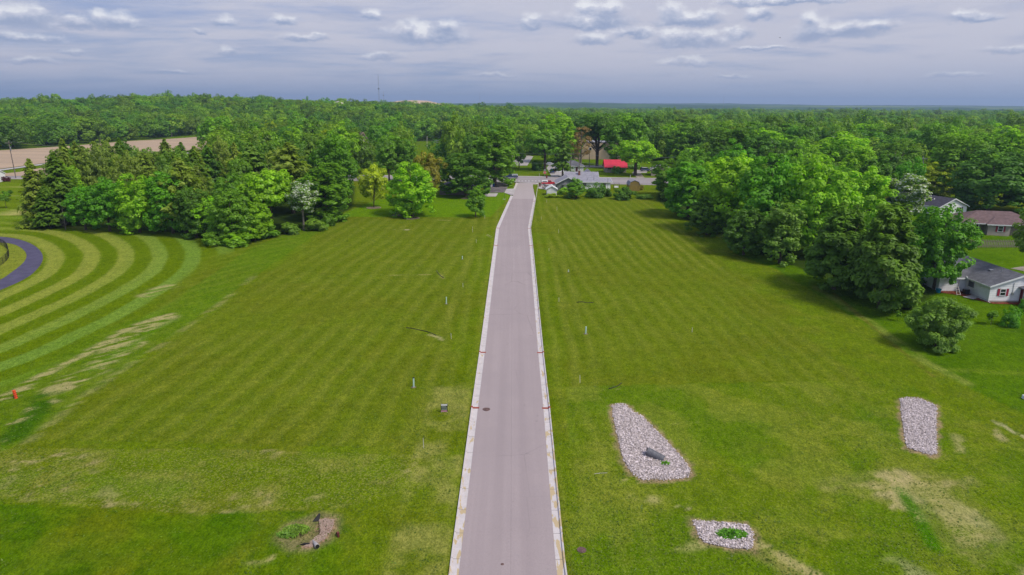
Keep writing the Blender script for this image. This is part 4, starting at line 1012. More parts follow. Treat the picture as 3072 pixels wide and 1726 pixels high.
far_wood()

# ------------------------------------------------------------------ building helpers
def place(p, rz=0): return Matrix.Translation(p) @ Matrix.Rotation(rz, 4, 'Z')
def root_at(name, p, label, cat, rz=0, group=None): return empty(name, p, label, cat, group, rz)
def window(par, c, w, h, nrm, shutters=None, frame='white', group=None, bars=1):
    """window unit set into the wall plane at c; nrm is 'y-' or 'x-' or 'y+' 'x+' in the house frame"""
    ax = nrm[0]; s = -1 if nrm[1] == '-' else 1
    def bx(b, u0, u1, z0, z1, d0, d1):
        d0, d1 = sorted((d0*s, d1*s))
        if ax == 'y': b.box(c[0]+u0, c[0]+u1, c[1]+d0, c[1]+d1, c[2]+z0, c[2]+z1)
        else: b.box(c[0]+d0, c[0]+d1, c[1]+u0, c[1]+u1, c[2]+z0, c[2]+z1)
        return b
    g_ = bx(MB(), -w/2, w/2, 0, h, .003, .02).build('window', M['glass'], par)
    f = MB(); t = .09
    bx(f, -w/2-t, w/2+t, h, h+t, .004, .07); bx(f, -w/2-t, w/2+t, -t, 0, .004, .09); bx(f, -w/2-t, -w/2, 0, h, .004, .07); bx(f, w/2, w/2+t, 0, h, .004, .07)
    if bars: bx(f, -w/2, w/2, h*.48, h*.52+.03, .021, .06)
    f.build('frame', M[frame], g_)
    if shutters:
        for k in (-1, 1):
            a = sorted((k*(w/2+.12), k*(w/2+.50))); bx(MB(), a[0], a[1], -.05, h+.08, .004, .06).build('shutter', M[shutters], par)
def siding(par, x0, x1, y0, y1, z0, z1, m, side, pitch=.34, gable=None):
    """lap boards as pieces. side: 'y-' wall face at y0 facing -y; 'x-' wall face at x0 facing -x"""
    z = z0
    while z < z1-.02:
        zt = min(z+pitch, z1); a0, a1 = (x0, x1) if side[0] == 'y' else (y0, y1)
        if gable and z+pitch*.5 > gable[0]:
            f = (z+pitch-gable[0])/(gable[1]-gable[0]); hw = (gable[3]-gable[2])/2; mid = (gable[3]+gable[2])/2
            a0 = max(a0, mid-hw*(1-min(f, .97))); a1 = min(a1, mid+hw*(1-min(f, .97)))
        b = MB()
        if side == 'y-': prof = [(y0-.005, z), (y0-.05, z+.01), (y0-.02, zt), (y0-.005, zt)]; b.prism(prof, a0, a1, 'x')
        else: prof = [(x0-.005, z), (x0-.05, z+.01), (x0-.02, zt), (x0-.005, zt)]; b.prism(prof, a0, a1, 'y')
        b.build('siding_board', m, par); z += pitch
def gable_roof(par, x0, x1, y0, y1, ze, zr, m, along='y', ov=.4, th=.14, fascia='white', name='roof'):
    b = MB()
    if along == 'y':
        xm = (x0+x1)/2; sl = (zr-ze)/(xm-x0); prof = [(x0-ov, ze-sl*ov), (xm, zr), (x1+ov, ze-sl*ov), (x1+ov, ze-sl*ov+th), (xm, zr+th*1.15), (x0-ov, ze-sl*ov+th)]
        b.prism(prof, y0-ov, y1+ov, 'y')
    else:
        ym = (y0+y1)/2; sl = (zr-ze)/(ym-y0); prof = [(y0-ov, ze-sl*ov), (ym, zr), (y1+ov, ze-sl*ov), (y1+ov, ze-sl*ov+th), (ym, zr+th*1.15), (y0-ov, ze-sl*ov+th)]
        b.prism(prof, x0-ov, x1+ov, 'x')
    r = b.build(name, m, par)
    f = MB()      # bargeboards and eave boards, a few mm proud
    if along == 'y':
        for yy_ in (y0-ov-.06, y1+ov+.003):
            f.prism([(x0-ov, ze-sl*ov-.08), (xm, zr-.08), (x1+ov, ze-sl*ov-.08), (x1+ov, ze-sl*ov+th+.03), (xm, zr+th*1.15+.03), (x0-ov, ze-sl*ov+th+.03)], yy_, yy_+.057, 'y')
        f.box(x0-ov-.06, x0-ov-.003, y0-ov, y1+ov, ze-sl*ov-.05, ze-sl*ov+th-.02); f.box(x1+ov+.003, x1+ov+.06, y0-ov, y1+ov, ze-sl*ov-.05, ze-sl*ov+th-.02)
    else:
        for xx in (x0-ov-.06, x1+ov+.003):
            f.prism([(y0-ov, ze-sl*ov-.08), (ym, zr-.08), (y1+ov, ze-sl*ov-.08), (y1+ov, ze-sl*ov+th+.03), (ym, zr+th*1.15+.03), (y0-ov, ze-sl*ov+th+.03)], xx, xx+.057, 'x')
        f.box(x0-ov, x1+ov, y0-ov-.06, y0-ov-.003, ze-sl*ov-.05, ze-sl*ov+th-.02); f.box(x0-ov, x1+ov, y1+ov+.003, y1+ov+.06, ze-sl*ov-.05, ze-sl*ov+th-.02)
    f.build('fascia', M[fascia], r)
    return r
def walls(par, x0, x1, y0, y1, h, m, gable=None, zr=0, z0=-.3, name='wall'):
    b = MB(); b.box(x0, x1, y0, y1, z0, h-.01)
    if gable == 'y': b.prism([(x0+.01, h-.012), (x1-.01, h-.012), ((x0+x1)/2, zr-.02)], y0+.006, y1-.006, 'y')
    if gable == 'x': b.prism([(y0+.01, h-.012), (y1-.01, h-.012), ((y0+y1)/2, zr-.02)], x0+.006, x1-.006, 'x')
    return b.build(name, m, par)

# --- white house with red shutters, right edge
p = at(2964, 907); hz = p.z
h = root_at('white_house', p, 'white board house with grey shingle roof and red shutters at the right edge', 'house')
walls(h, 0, 10, 0, 17, 2.75, M['whitesiding'], 'y', 4.5); walls(h, -4.6, -.01, 6, 13.5, 2.7, M['whitesiding'])
MB().box(-.03, 10.03, -.03, 17, -.3, .28).build('foundation', M['tan'], h)
gable_roof(h, 0, 10, 0, 17, 2.75, 4.5, M['shingle_grey'])
b = MB(); sl = 1.75/3.75      # wing roof, ridge along x, butting into the main slope
b.prism([(6-.4, 2.7-.4*sl), (9.75, 4.4), (13.9, 2.7-.4*sl), (13.9, 2.82-.4*sl), (9.75, 4.53), (6-.4, 2.82-.4*sl)], -5.0, 2.0, 'x')
wr = b.build('wing_roof', M['shingle_grey'], h); MB().box(-5.0, -.45, 5.54, 5.597, 2.42, 2.68).build('fascia', M['white'], wr)
siding(h, 0, 10, 0, 17, .28, 4.3, M['whitesiding'], 'y-', .30, gable=(2.75, 4.5, 0, 10)); siding(h, 0, 10, .02, 5.98, .02, 2.5, M['whitesiding'], 'x-', .30); siding(h, -4.6, -.05, 6, 13, .02, 2.5, M['whitesiding'], 'y-', .30)
window(h, (2.05, -.052, 1.15), .8, 1.05, 'y-', 'redshutter'); window(h, (-.052, 4.55, 1.35), 1.5, 1.0, 'x-', bars=0)
dp = MB(); dp.tube([(-.12, -.12, 2.5), (-.12, -.12, .25), (-.05, -.55, .05)], .05, 6); dp.build('downpipe', M['white'], h)
dp = MB(); dp.tube([(-.12, 5.85, 2.5), (-.12, 5.85, .1)], .05, 6); dp.build('downpipe', M['white'], h)
dp = MB(); dp.tube([(-.5, 5.2, 2.72), (-.3, 5.75, 2.9)], .08, 6); dp.build('gutter_end', M['white'], h)
dp = MB(); dp.tube([(3.6, -.10, 3.3), (3.6, -.10, 1.6)], .035, 6); dp.box(3.45, 3.75, -.2, -.06, 1.25, 1.65); dp.build('electric_meter', M['galv'], h)
MB().box(3.0, 3.6, 5.0, 5.6, 4.02, 4.22).build('roof_vent', M['galv'], h); dp = MB(); dp.tube([(3.9, 3.6, 4.0), (3.9, 3.6, 4.75)], .07, 8); dp.build('vent_pipe', M['galv'], h)
# porch on the gable end
MB().box(4.9, 10, -3.2, -.06, -.2, .45).build('deck', M['redbrown'], h)
b = MB(); b.prism([(4.4, 2.45), (7.4, 3.35), (10.6, 2.45), (10.6, 2.58), (7.4, 3.5), (4.4, 2.58)], -3.5, -.06, 'y'); pr = b.build('porch_roof', M['shingle_grey'], h)
f = MB(); f.prism([(4.4, 2.38), (7.4, 3.28), (10.6, 2.38), (10.6, 2.6), (7.4, 3.52), (4.4, 2.6)], -3.56, -3.503, 'y'); f.build('fascia', M['white'], pr)
for xx, yy_ in ((5.0, -3.1), (7.5, -3.1), (9.9, -3.1), (5.0, -.2)): MB().box(xx-.06, xx+.06, yy_-.06, yy_+.06, .45, 2.5).build('post', M['redbrown'], h)
for zz in (.75, 1.05, 1.35): MB().box(4.98, 9.9, -3.18, -3.12, zz, zz+.1).build('rail', M['redbrown'], h); MB().box(4.95, 5.01, -3.05, -1.4, zz, zz+.1).build('rail', M['redbrown'], h)
dr = MB().box(6.6, 7.5, -.07, -.02, .46, 2.4).build('door', M['white'], h); MB().box(7.3, 7.38, -.12, -.072, 1.3, 1.45).build('handle', M['dark'], dr)
MB().box(4.88, 5.35, -.10, -.055, .45, 2.5).build('shutter', M['redshutter'], h)
X0, Y0 = p.x, p.y
def hp(x, y): return (X0+x, Y0+y)
sheet('flower_bed', [hp(-4.9,5.95), hp(-.3,5.9), hp(-.05,-.1), hp(5.0,-.1), hp(4.9,-1.3), hp(.2,-.9), hp(-1.5,1.6), hp(-2.4,3.6), hp(-5.0,5.1)], M['mulch'], .05, 2, world=True)
sheet('pavement', [hp(-2.5,2.6), hp(-.4,3.5), hp(-.3,2.0), hp(-1.6,1.2)], M['concrete'], .10, 1, world=True)
def wpt(x, y, dz=0): return Vector((X0+x, Y0+y, G(X0+x, Y0+y)+dz))
ac = root_at('air_conditioner', wpt(-.85, 4.4), 'dark air conditioner unit standing in red mulch against the white house', 'air conditioner')
MB().box(-.4, .4, -.4, .4, .06, .85).build('casing', M['black'], ac, bevel=.04); b = MB(); b.tube([(0,0,.86),(0,0,.9)], .33, 14); b.build('fan_grille', M['galv'], ac)
for k in range(4): MB().box(-.42, .42, -.425, -.402, .15+.17*k, .2+.17*k).build('louvre', M['dark'], ac)
ld = root_at('ladder', wpt(-2.5, 4.2), 'small pale wooden frame leaning in the mulch bed by the white house', 'frame')
for s in (-.3, .3): b = MB(); b.tube([(s, -.6, 0), (s*.8, .35, 1.3)], .05, 6); b.build('rail', M['stake'], ld)
for k in range(4): f = k/3*.8+.1; b = MB(); b.tube([(-.28, -.6+.95*f, 1.3*f), (.28, -.6+.95*f, 1.3*f)], .035, 5); b.build('rung', M['stake'], ld)
b = MB(); b.tube([(.1, .2, 0), (.45, .6, 2.3)], .035, 5); b.build('pole', M['redbrown'], ld)
tb = root_at('tub', wpt(-5.0, 5.2), 'teal plastic tub at the corner of the white house', 'tub'); b = MB(); b.tube([(0,0,0),(0,0,.55),(0,0,.6)], [.33,.42,.46], 14); b.build('body', M['tealbin'], tb); b = MB(); b.tube([(0,0,.601),(0,0,.64)], .48, 14); b.build('rim', M['tealbin'], tb)

# --- tan house with hipped brown roof
p = at(2960, 706); h = root_at('tan_house', p, 'tan house with brown hipped roof and small porch behind the picket fence', 'house', R_(-14))
walls(h, 0, 4.6, 0, 9, 2.5, M['tan']); walls(h, -5.4, -.01, 3.0, 12, 2.5, M['tan']); walls(h, 4.61, 12, 3, 12, 2.48, M['tan'])
def hip(par, x0, x1, y0, y1, ze, zr, m, inset, ov=.45, name='roof'):
    b = MB(); ym = (y0+y1)/2
    a = [(x0-ov, y0-ov, ze), (x1+ov, y0-ov, ze), (x1+ov, y1+ov, ze), (x0-ov, y1+ov, ze)]; r0, r1 = (x0+inset, ym, zr), (x1-inset, ym, zr)
    low = [(q[0], q[1], ze-.14) for q in a]
    b.add(a+[r0, r1]+low, [(0,1,5,4), (1,2,5), (2,3,4,5), (3,0,4), (9,8,7,6), (0,6,7,1), (1,7,8,2), (2,8,9,3), (3,9,6,0)])
    r = b.build(name, m, par); f = MB(); e = .05
    for q, w in zip(a, a[1:]+a[:1]):
        xa, xb = sorted((q[0], w[0])); ya, yb = sorted((q[1], w[1])); f.box(xa-e, xb+e, ya-e, yb+e, ze-.19, ze+.015) if False else None
    f.box(a[0][0]-e, a[1][0]+e, a[0][1]-e, a[0][1]-.004, ze-.18, ze+.02); f.box(a[0][0]-e, a[0][0]-.004, a[0][1]-.004, a[3][1]+e, ze-.18, ze+.02); f.box(a[1][0]+.004, a[1][0]+e, a[0][1]-.004, a[3][1]+e, ze-.18, ze+.02)
    f.build('fascia', M['white'], r); return r
hip(h, -5.6, 12, 1.0, 12.2, 2.62, 4.9, M['shingle_brown'], 5.2)
b = MB(); b.add([(-.4,-.45,2.6),(5.0,-.45,2.6),(5.0,6.4,2.66),(-.4,6.4,2.66),(2.3,3.0,3.92),(2.3,6.8,4.0),(-.4,-.45,2.45),(5,-.45,2.45),(5,.6,2.45),(-.4,.6,2.45)], [(0,1,4),(1,2,5,4),(3,0,4,5),(0,6,7,1),(1,7,8),(0,9,6)]); fr = b.build('front_roof', M['shingle_brown'], h)
MB().box(-.45, 5.05, -.50, -.455, 2.42, 2.64).build('fascia', M['white'], fr)
window(h, (2.6, -.002, 1.0), .95, 1.15, 'y-', 'redshutter'); window(h, (-3.9, 2.998, .8), 1.5, 1.2, 'y-')
MB().box(-1.7, -.8, 2.93, 2.99, 0, 2.1).build('door', M['dark'], h)
for xx in (-5.2, -3.0, -1.6): MB().box(xx-.07, xx+.07, .95, 1.09, 0, 2.45).build('post', M['white'], h)
# picket fence
pa, pb = at(2900, 743), at(3120, 743)
pf = root_at('picket_fence', pa, 'weathered grey picket fence in front of the tan house', 'fence', math.atan2(pb.y-pa.y, pb.x-pa.x)); Lf = (pb-pa).length
pk = MB(); pk.prism([(-.10, .04), (.10, .04), (.10, 1.62), (0, 1.78), (-.10, 1.62)], -.02, 0, 'y'); pm = pk.mesh('picket', M['wood'])
n = int(Lf/.37)
for i in range(n): o = link('picket', pm, pf); o.location = (i*.37, -.03, (pb.z-pa.z)*i/n+random.uniform(-.03, .03)); o.rotation_euler[1] = random.uniform(-.02, .02)
for zz in (.35, 1.3): MB().box(0, Lf, .0, .06, zz, zz+.1).build('rail', M['wood'], pf)
for i in range(8): MB().box(i*Lf/7.2-.05, i*Lf/7.2+.05, .065, .16, -.3, 1.55).build('post', M['wood'], pf)
pc = at(3016, 706); b = MB()
bf = root_at('board_fence', pc, 'plain grey board fence beside the tan house wall', 'fence', R_(-8))
bm_ = MB().box(0, .30, 0, .03, 0, 1.75).mesh('board', M['wood'])
for i in range(18): o = link('board', bm_, bf); o.location = (i*.315, random.uniform(0, .015), random.uniform(-.03, .03))
# --- white house with charcoal roof
pe = at(2813, 652); h = root_at('white_house', pe, 'white house with charcoal gable roof and satellite dish bracket behind the green maple', 'house', R_(16))
walls(h, 0, 9.4, 0, 17, 2.7, M['whitesiding'], 'y', 4.7); gable_roof(h, 0, 9.4, 0, 17, 2.7, 4.7, M['shingle_dark']); walls(h, -6, -.01, 6, 15, 2.3, M['whitesiding'])
b = MB(); b.box(-6.3, 0, 5.7, 15.3, 2.3, 2.5); b.build('wing_roof', M['shingle_dark'], h)
siding(h, 0, 9.4, 0, 17, .0, 4.4, M['whitesiding'], 'y-', .34, gable=(2.7, 4.7, 0, 9.4))
window(h, (7.0, -.052, 1.2), 1.0, 1.2, 'y-', 'dark'); window(h, (3.0, -.052, 1.2), 1.0, 1.2, 'y-', 'dark')
b = MB(); b.tube([(2.2, 5.0, 3.7), (2.2, 5.0, 4.35)], .05, 6); b.tube([(2.2, 5.0, 3.85), (2.9, 4.6, 4.1)], .04, 6); b.add([(2.75,4.4,3.9),(3.15,4.5,3.95),(3.2,4.65,4.3),(2.8,4.6,4.3)], [(0,1,2,3)]); b.build('satellite_dish', M['white'], h)

# --- grey house at the corner
pg = at(1671, 573); h = root_at('grey_house', pg, 'sage grey house with pale grey roofs and brick chimney at the street corner', 'house')
walls(h, 0, 7.2, 0, 9, 2.55, M['sagesiding'], 'y', 4.4); gable_roof(h, 0, 7.2, 0, 9, 2.55, 4.4, M['shingle_pale'], ov=.5)
walls(h, 3.7, 14.6, 9.02, 18.5, 2.7, M['sagesiding'], 'x', 4.9); gable_roof(h, 3.7, 14.6, 9.02, 18.5, 2.7, 4.9, M['shingle_pale'], 'x', ov=.45, name='main_roof')
walls(h, 7.21, 18.2, 4.0, 9.0, 2.5, M['whitesiding']); b = MB(); b.prism([(3.6, 2.45), (9.05, 3.3), (9.05, 3.45), (3.6, 2.6)], 7.7, 18.8, 'x'); lr = b.build('low_roof', M['shingle_pale'], h)
f = MB(); f.box(7.7, 18.86, 3.53, 3.597, 2.38, 2.62); f.prism([(3.6, 2.38), (9.05, 3.23), (9.05, 3.48), (3.6, 2.63)], 18.803, 18.87, 'x'); f.build('fascia', M['white'], lr)
b = MB(); b.prism([(10.2, 4.3), (11.9, 5.75), (13.6, 4.3)], 13.95, 19.5, 'y'); b.build('dormer_roof', M['shingle_pale'], h)
ch = MB().box(8.0, 8.7, 11.6, 12.3, 3.4, 5.6).build('chimney', M['brick'], h); MB().box(7.94, 8.76, 11.54, 12.36, 5.603, 5.72).build('cap', M['concrete'], ch)
b = MB(); b.tube([(12.8, 6.0, 2.8), (12.8, 6.0, 4.6)], .05, 6); b.build('flue', M['dark'], h); b = MB(); b.tube([(10.6, 6.4, 2.9), (10.6, 6.4, 3.5)], .12, 8); b.build('roof_vent', M['galv'], h)
dr = MB().box(2.1, 3.1, -.06, -.004, .1, 2.05).build('door', M['white'], h); MB().box(2.9, 2.98, -.1, -.062, 1.0, 1.12).build('handle', M['dark'], dr)
b = MB(); b.prism([(1.7, 2.1), (2.6, 2.75), (3.5, 2.1)], -1.0, -.01, 'y'); b.build('door_canopy', M['shingle_pale'], h)
siding(h, 0, 7.2, 0, 9, .0, 2.5, M['sagesiding'], 'y-', .42)
window(h, (16.2, 3.998, 1.0), .9, 1.1, 'y-'); window(h, (9.5, 3.998, 1.0), 1.1, 1.1, 'y-')
# --- small white shed
ps = at(1640.5, 586.5); s = root_at('white_shed', ps, 'small white shed with white gable roof on the corner of the mown lot', 'shed')
walls(s, 0, 3.1, 0, 3.4, 2.05, M['white'], 'y', 2.95); gable_roof(s, 0, 3.1, 0, 3.4, 2.05, 2.95, M['white'], ov=.28, th=.09)
for k in range(6): MB().box(.02+k*.512, .50+k*.512, -.03, -.004, .0, 2.02).build('wall_board', M['white'], s)
# --- wooden barn-roofed shed
pw = at(1887.5, 573.5); s = root_at('barn_shed', pw, 'yellowish plywood shed with grey barn-shaped roof beyond the mown lot', 'shed')
prof = [(0, 0), (3.5, 0), (3.5, 2.0), (3.05, 2.95), (1.75, 3.45), (.45, 2.95), (0, 2.0)]
b = MB(); b.prism(prof, 0, 5.6, 'y'); b.build('wall', M['shedwood'], s)
outer = [(-.16, 1.9), (.36, 3.05), (1.75, 3.6), (3.14, 3.05), (3.66, 1.9)]; b = MB(); b.prism(outer+[(3.52, 1.95), (3.06, 2.96), (1.75, 3.46), (.44, 2.96), (-.02, 1.95)], -.12, 5.75, 'y'); b.build('roof', M['shingle_pale'], s)
for k in range(8): MB().box(.03+k*.432, .45+k*.432, -.035, -.004, .02, 2.0).build('wall_board', M['shedwood'], s)
MB().box(.0, 3.5, -.06, -.037, 2.0, 2.08).build('trim', M['wood'], s)
# --- house in white housewrap
pn = at(1668, 517); h = root_at('unfinished_house', pn, 'unfinished low house in white printed housewrap across the street', 'house')
wd = (1750-1668)/ppm(pn)
walls(h, 0, wd, 0, 8, 2.6, M['white']); hip(h, 0, wd, 0, 8, 2.6, 4.6, M['shingle_grey'], 3.5)
wm_ = MB()
for r in range(3):
    for k in range(9): x = .5+k*1.18+(r % 2)*.5; wm_.box(x, x+.62, -.012, -.003, .5+r*.75, .60+r*.75)
tag(wm_.build('printed_lettering', M['wrapmark'], h), 'rows of small grey-blue print, illegible at this size', kind='stuff')
window(h, (1.0, -.002, 1.1), .9, .9, 'y-', bars=0, frame='white'); window(h, (5.2, -.002, 1.1), .8, 1.0, 'y-', bars=0); MB().box(8.2, 9.0, -.05, -.014, 0, 2.1).build('door', M['redbrown'], h)
# --- red-roofed house
pr_ = at(1816, 518); h = root_at('red_roofed_house', pr_, 'low tan house with bright red metal roof half hidden by a tree', 'house')
wd = 8.6
walls(h, 0, wd, 0, 6.2, 2.45, M['tan'], 'x', 4.4); rf = gable_roof(h, 0, wd, 0, 6.2, 2.5, 5.0, M['redroof'], 'x', ov=.5, th=.08, fascia='redroof')
sl = (5.0-2.5)/3.1
for k in range(18):
    x = -.4+k*.55; b = MB(); b.prism([(-.5, 2.5-.5*sl+.09), (3.1, 5.0+.10), (3.1, 5.0+.15), (-.5, 2.5-.5*sl+.14)], x, x+.05, 'x'); b.build('roof_seam', M['redroof'], h)
window(h, (1.6, -.002, 1.2), 1.6, .8, 'y-', bars=0); window(h, (6, -.002, 1.2), 1.2, .9, 'y-', bars=0)
pr_ = at(1953, 528); h = root_at('bungalow', pr_, 'small bungalow with tan roof at the edge of the right-hand wood', 'house', R_(-10))
walls(h, 0, 8, 0, 8, 2.6, M['tan'], 'y', 4.5); gable_roof(h, 0, 8, 0, 8, 2.6, 4.5, M['shingle_pale'], 'y'); window(h, (-.002, 3, 1), 1.2, 1.2, 'x-')
# --- big tan building glimpsed behind the trees
pb_ = at(1700, 478); h = root_at('school_building', pb_, 'long tan two-storey building glimpsed between the trunks behind the wrapped house', 'building')
walls(h, 0, 38, 0, 18, 8.5, mat('tan_masonry', (.50,.38,.29), .9, .06, .3)); MB().box(-.2, 38.2, -.2, 18.2, 8.5, 8.8).build('roof', M['shingle_pale'], h)
for k in range(5): window(h, (4.5+k*7.6, -.002, 4.6), 1.2, 1.3, 'y-', bars=0)
# --- church-like steep roof
pc_ = at(1092, 468); h = root_at('steep_roofed_hall', pc_, 'hall with very steep brown roof and cream gable among the trees', 'building', R_(24))
b = MB(); b.prism([(-9.5, -1), (0, 12.6), (9.5, -1), (9.0, -1), (0, 11.9), (-9.0, -1)], 0, 22, 'y'); b.build('roof', M['shingle_brown'], h)
b = MB(); b.prism([(-8.9, -1), (0, 11.7), (8.9, -1)], .35, 21.6, 'y'); b.build('wall', mat('cream_gable', (.55,.49,.40)), h)
f = MB(); f.prism([(-9.6, -1), (0, 12.75), (9.6, -1), (9.15, -1), (0, 12.0), (-9.15, -1)], -.12, -.004, 'y'); f.build('fascia', mat('tan_trim', (.34,.24,.19)), h)
# --- house behind the dark round tree, left
pl_ = at(1319, 585); h = root_at('low_house', pl_, 'low house with dull pink wall almost hidden under the dark round tree', 'house')
walls(h, 0, 11, 0, 9, 2.4, M['pinkwall'], 'y', 4.2); gable_roof(h, 0, 11, 0, 9, 2.4, 4.2, M['shingle_dark'], fascia='dark'); window(h, (5, -.002, 1), 1.2, 1.2, 'y-')
siding(h, 0, 11, 0, 9, .0, 2.3, M['pinkwall'], 'y-', .4)
# --- white house sliver at left edge
pq = at(-88, 553); h = root_at('white_gabled_house', pq, 'white house corner cut off by the left edge of the picture', 'house')
walls(h, -8, 5.8, 0, 9, 2.9, M['whitesiding'], 'x', 5.0); gable_roof(h, -8, 5.8, 0, 9, 2.9, 5.0, M['shingle_grey'], 'x', ov=.15); window(h, (4.9, -.002, 1.1), .9, 1.3, 'y-', bars=0)
siding(h, -8, 5.8, 0, 9, .0, 2.8, M['whitesiding'], 'y-', .4)
# far teal roof, white dome and the quarry mound at the skyline
pt = at(640, 418); h = root_at('green_roofed_shed', pt, 'long shed with pale green roof behind the left grove', 'building'); walls(h, 0, 42, 0, 10, 3.2, M['white']); gable_roof(h, 0, 42, 0, 10, 3.2, 5.2, mat('pale_green_roof', (.25,.42,.36)), 'x')
pd = Vector((-215, 870, G(-215, 870))); h = root_at('storage_dome', pd, 'pale dome peeping over the left tree line', 'dome')
b = MB(); hd = 18; b.tube([(0,0,0),(0,0,hd*.5),(0,0,hd*.72),(0,0,hd*.88),(0,0,hd*.97),(0,0,hd)], [9,9,8,6,3.4,.3], 20); b.build('shell', mat('dome_shell', (.6,.5,.47)), h, True); b = MB(); b.tube([(0,0,hd),(0,0,hd+.7)], .8, 10); b.build('vent', M['galv'], h)
def mound():
    cx, cy = -208, 1500; b = MB(); n = 40; vs = []; fs = []
    for j in range(9):
        f = j/8; r = 1-f
        for i in range(n):
            a = 2*math.pi*i/n; k = 1+.08*math.sin(3*a+j)+.05*math.sin(7*a); x = cx+95*(r*.75+.25*(r > 0)*r)*k*math.cos(a); y = cy+60*r*k*math.sin(a)
            vs.append((x, y, 12+30.5*(1-r**3.0)+.8*math.sin(a*5+j)))
    for j in range(8):
        for i in range(n): fs.append((j*n+i, j*n+(i+1) % n, (j+1)*n+(i+1) % n, (j+1)*n+i))
    b.add(vs, fs); o = b.build('sand_mound', M['sand'], None, True); tag(o, 'broad pale sand-coloured mound on the skyline', 'mound')
mound()

# ------------------------------------------------------------------ vehicles
def wheel_meshes(r=.36, w=.24):
    b = MB(); b.tube([(0, -w/2, 0), (0, w/2, 0)], r, 18); t = b.mesh('tyre', M['tyre'], False)
    b = MB(); b.tube([(0, -w/2-.012, 0), (0, w/2+.012, 0)], r*.62, 14); return t, b.mesh('rim', M['rim'], False)
def vehicle(name, p, rz, label, cat, kind, paint, cap=None):
    v = empty(name, p, label, cat, 'vehicles parked near the corner', rz)
    L = 5.3 if kind == 'pickup' else 4.5; w = .92 if kind == 'pickup' else .88
    # x forward, origin mid ground
    if kind == 'pickup':
        body = [(-L/2, .45), (-L/2+.02, 1.02), (-.35, 1.04), (-.2, 1.06), (1.15, 1.08), (2.35, .98), (2.6, .85), (2.65, .45)]
        cabp = [(-.42, 1.05), (-.30, 1.62), (.55, 1.66), (1.25, 1.08)]
        if cap: capp = [(-2.58, 1.045), (-2.55, 1.62), (-.5, 1.66), (-.46, 1.045)]
    elif kind == 'van':
        body = [(-2.2, .35), (-2.25, .95), (1.4, 1.0), (2.1, .85), (2.25, .35)]; cabp = [(-2.15, .96), (-1.95, 1.68), (.4, 1.72), (1.35, 1.0)]
    else:
        body = [(-2.2, .32), (-2.22, .85), (-1.6, .92), (1.2, .92), (2.1, .78), (2.2, .32)]; cabp = [(-1.7, .91), (-1.05, 1.38), (.25, 1.42), (1.05, .92)]
    def shell(prof, wb, wt, nm, m, par, bev=.05):
        zs = [q[1] for q in prof]; z0, z1 = min(zs), max(zs); b = MB(); n = len(prof)
        ww = [wb+(wt-wb)*(q[1]-z0)/(z1-z0) for q in prof]
        b.add([(q[0], -a, q[1]) for q, a in zip(prof, ww)]+[(q[0], a, q[1]) for q, a in zip(prof, ww)],
              [tuple(range(n)), tuple(range(2*n-1, n-1, -1))]+[(i, (i+1) % n, n+(i+1) % n, n+i) for i in range(n)])
        return b.build(nm, m, par, bevel=bev)
    bo = shell(body, w, w*.96, 'body', paint, v, .07)
    cb = shell(cabp, w*.94, w*.76, 'cabin', paint, v, .06)
    c0 = cabp
    zs0, zs1 = c0[0][1]+.10, c0[1][1]-.10
    for s in (-1, 1):    # side glass
        g_ = MB(); a = w*.94-(w*.18)*.18+.012; c = w*.94-(w*.18)*.82+.012
        xa, xb = c0[0][0]+.16, c0[3][0]-.22; xc, xd = c0[1][0]+.08, c0[2][0]-.02
        g_.add([(xa, s*a, zs0), (xb, s*a, zs0), (xd, s*c, zs1), (xc, s*c, zs1)], [(0,1,2,3) if s < 0 else (3,2,1,0)]); g_.build('side_window', M['glass'], v)
    def quad(nm, pts, m): MB().add(pts, [(0,1,2,3)]).build(nm, m, v)
    (x3, z3), (x2, z2) = c0[3], c0[2]; o = .035
    quad('windscreen', [(x3-.08+o, -w*.82, z3+.06+o), (x3-.08+o, w*.82, z3+.06+o), (x2+.06+o, w*.68, z2-.06+o), (x2+.06+o, -w*.68, z2-.06+o)], M['glass'])
    (x0_, z0_), (x1_, z1_) = c0[0], c0[1]
    quad('rear_window', [(x0_-.02, -w*.78, z0_+.12), (x1_-.045, -w*.66, z1_-.1), (x1_-.045, w*.66, z1_-.1), (x0_-.02, w*.78, z0_+.12)], M['glass'])
    if cap:
        cp = shell(capp, w*.97, w*.84, 'bed_cap', cap, v, .05)
        for s in (-1, 1): MB().add([(-2.35, s*w*.945, 1.2), (-.75, s*w*.945, 1.2), (-.8, s*w*.90, 1.47), (-2.3, s*w*.90, 1.47)], [(0,1,2,3) if s < 0 else (3,2,1,0)]).build('window', M['glass'], cp)
    tm, rm = wheel_meshes()
    wx = (-1.75, 1.72) if kind == 'pickup' else (-1.4, 1.38)
    for x in wx:
        for s in (-1, 1):
            t = link('wheel', tm, v); t.location = (x, s*(w-.10), .36); r = link('rim', rm, t)
    for s in (-1, 1):
        MB().box(body[-1][0]-.10, body[-1][0]+.03, s*.62-.16, s*.62+.16, .62, .80).build('headlight', M['lamp'], v)
        MB().box(-L/2-.04 if kind == 'pickup' else -2.27, (-L/2 if kind == 'pickup' else -2.2)+.06, s*.75-.09, s*.75+.09, .70, .95).build('tail_light', M['stopred'], v)
    MB().box(body[-1][0]-.06, body[-1][0]+.10, -w*.95, w*.95, .34, .52).build('bumper', M['galv'], v); MB().box(-L/2-.12 if kind == 'pickup' else -2.34, -L/2+.05 if kind == 'pickup' else -2.18, -w*.95, w*.95, .34, .52).build('bumper', M['galv'], v)
    return v
def onr(px, py, dz=.06): q = at(px, py); q.z += dz; return q
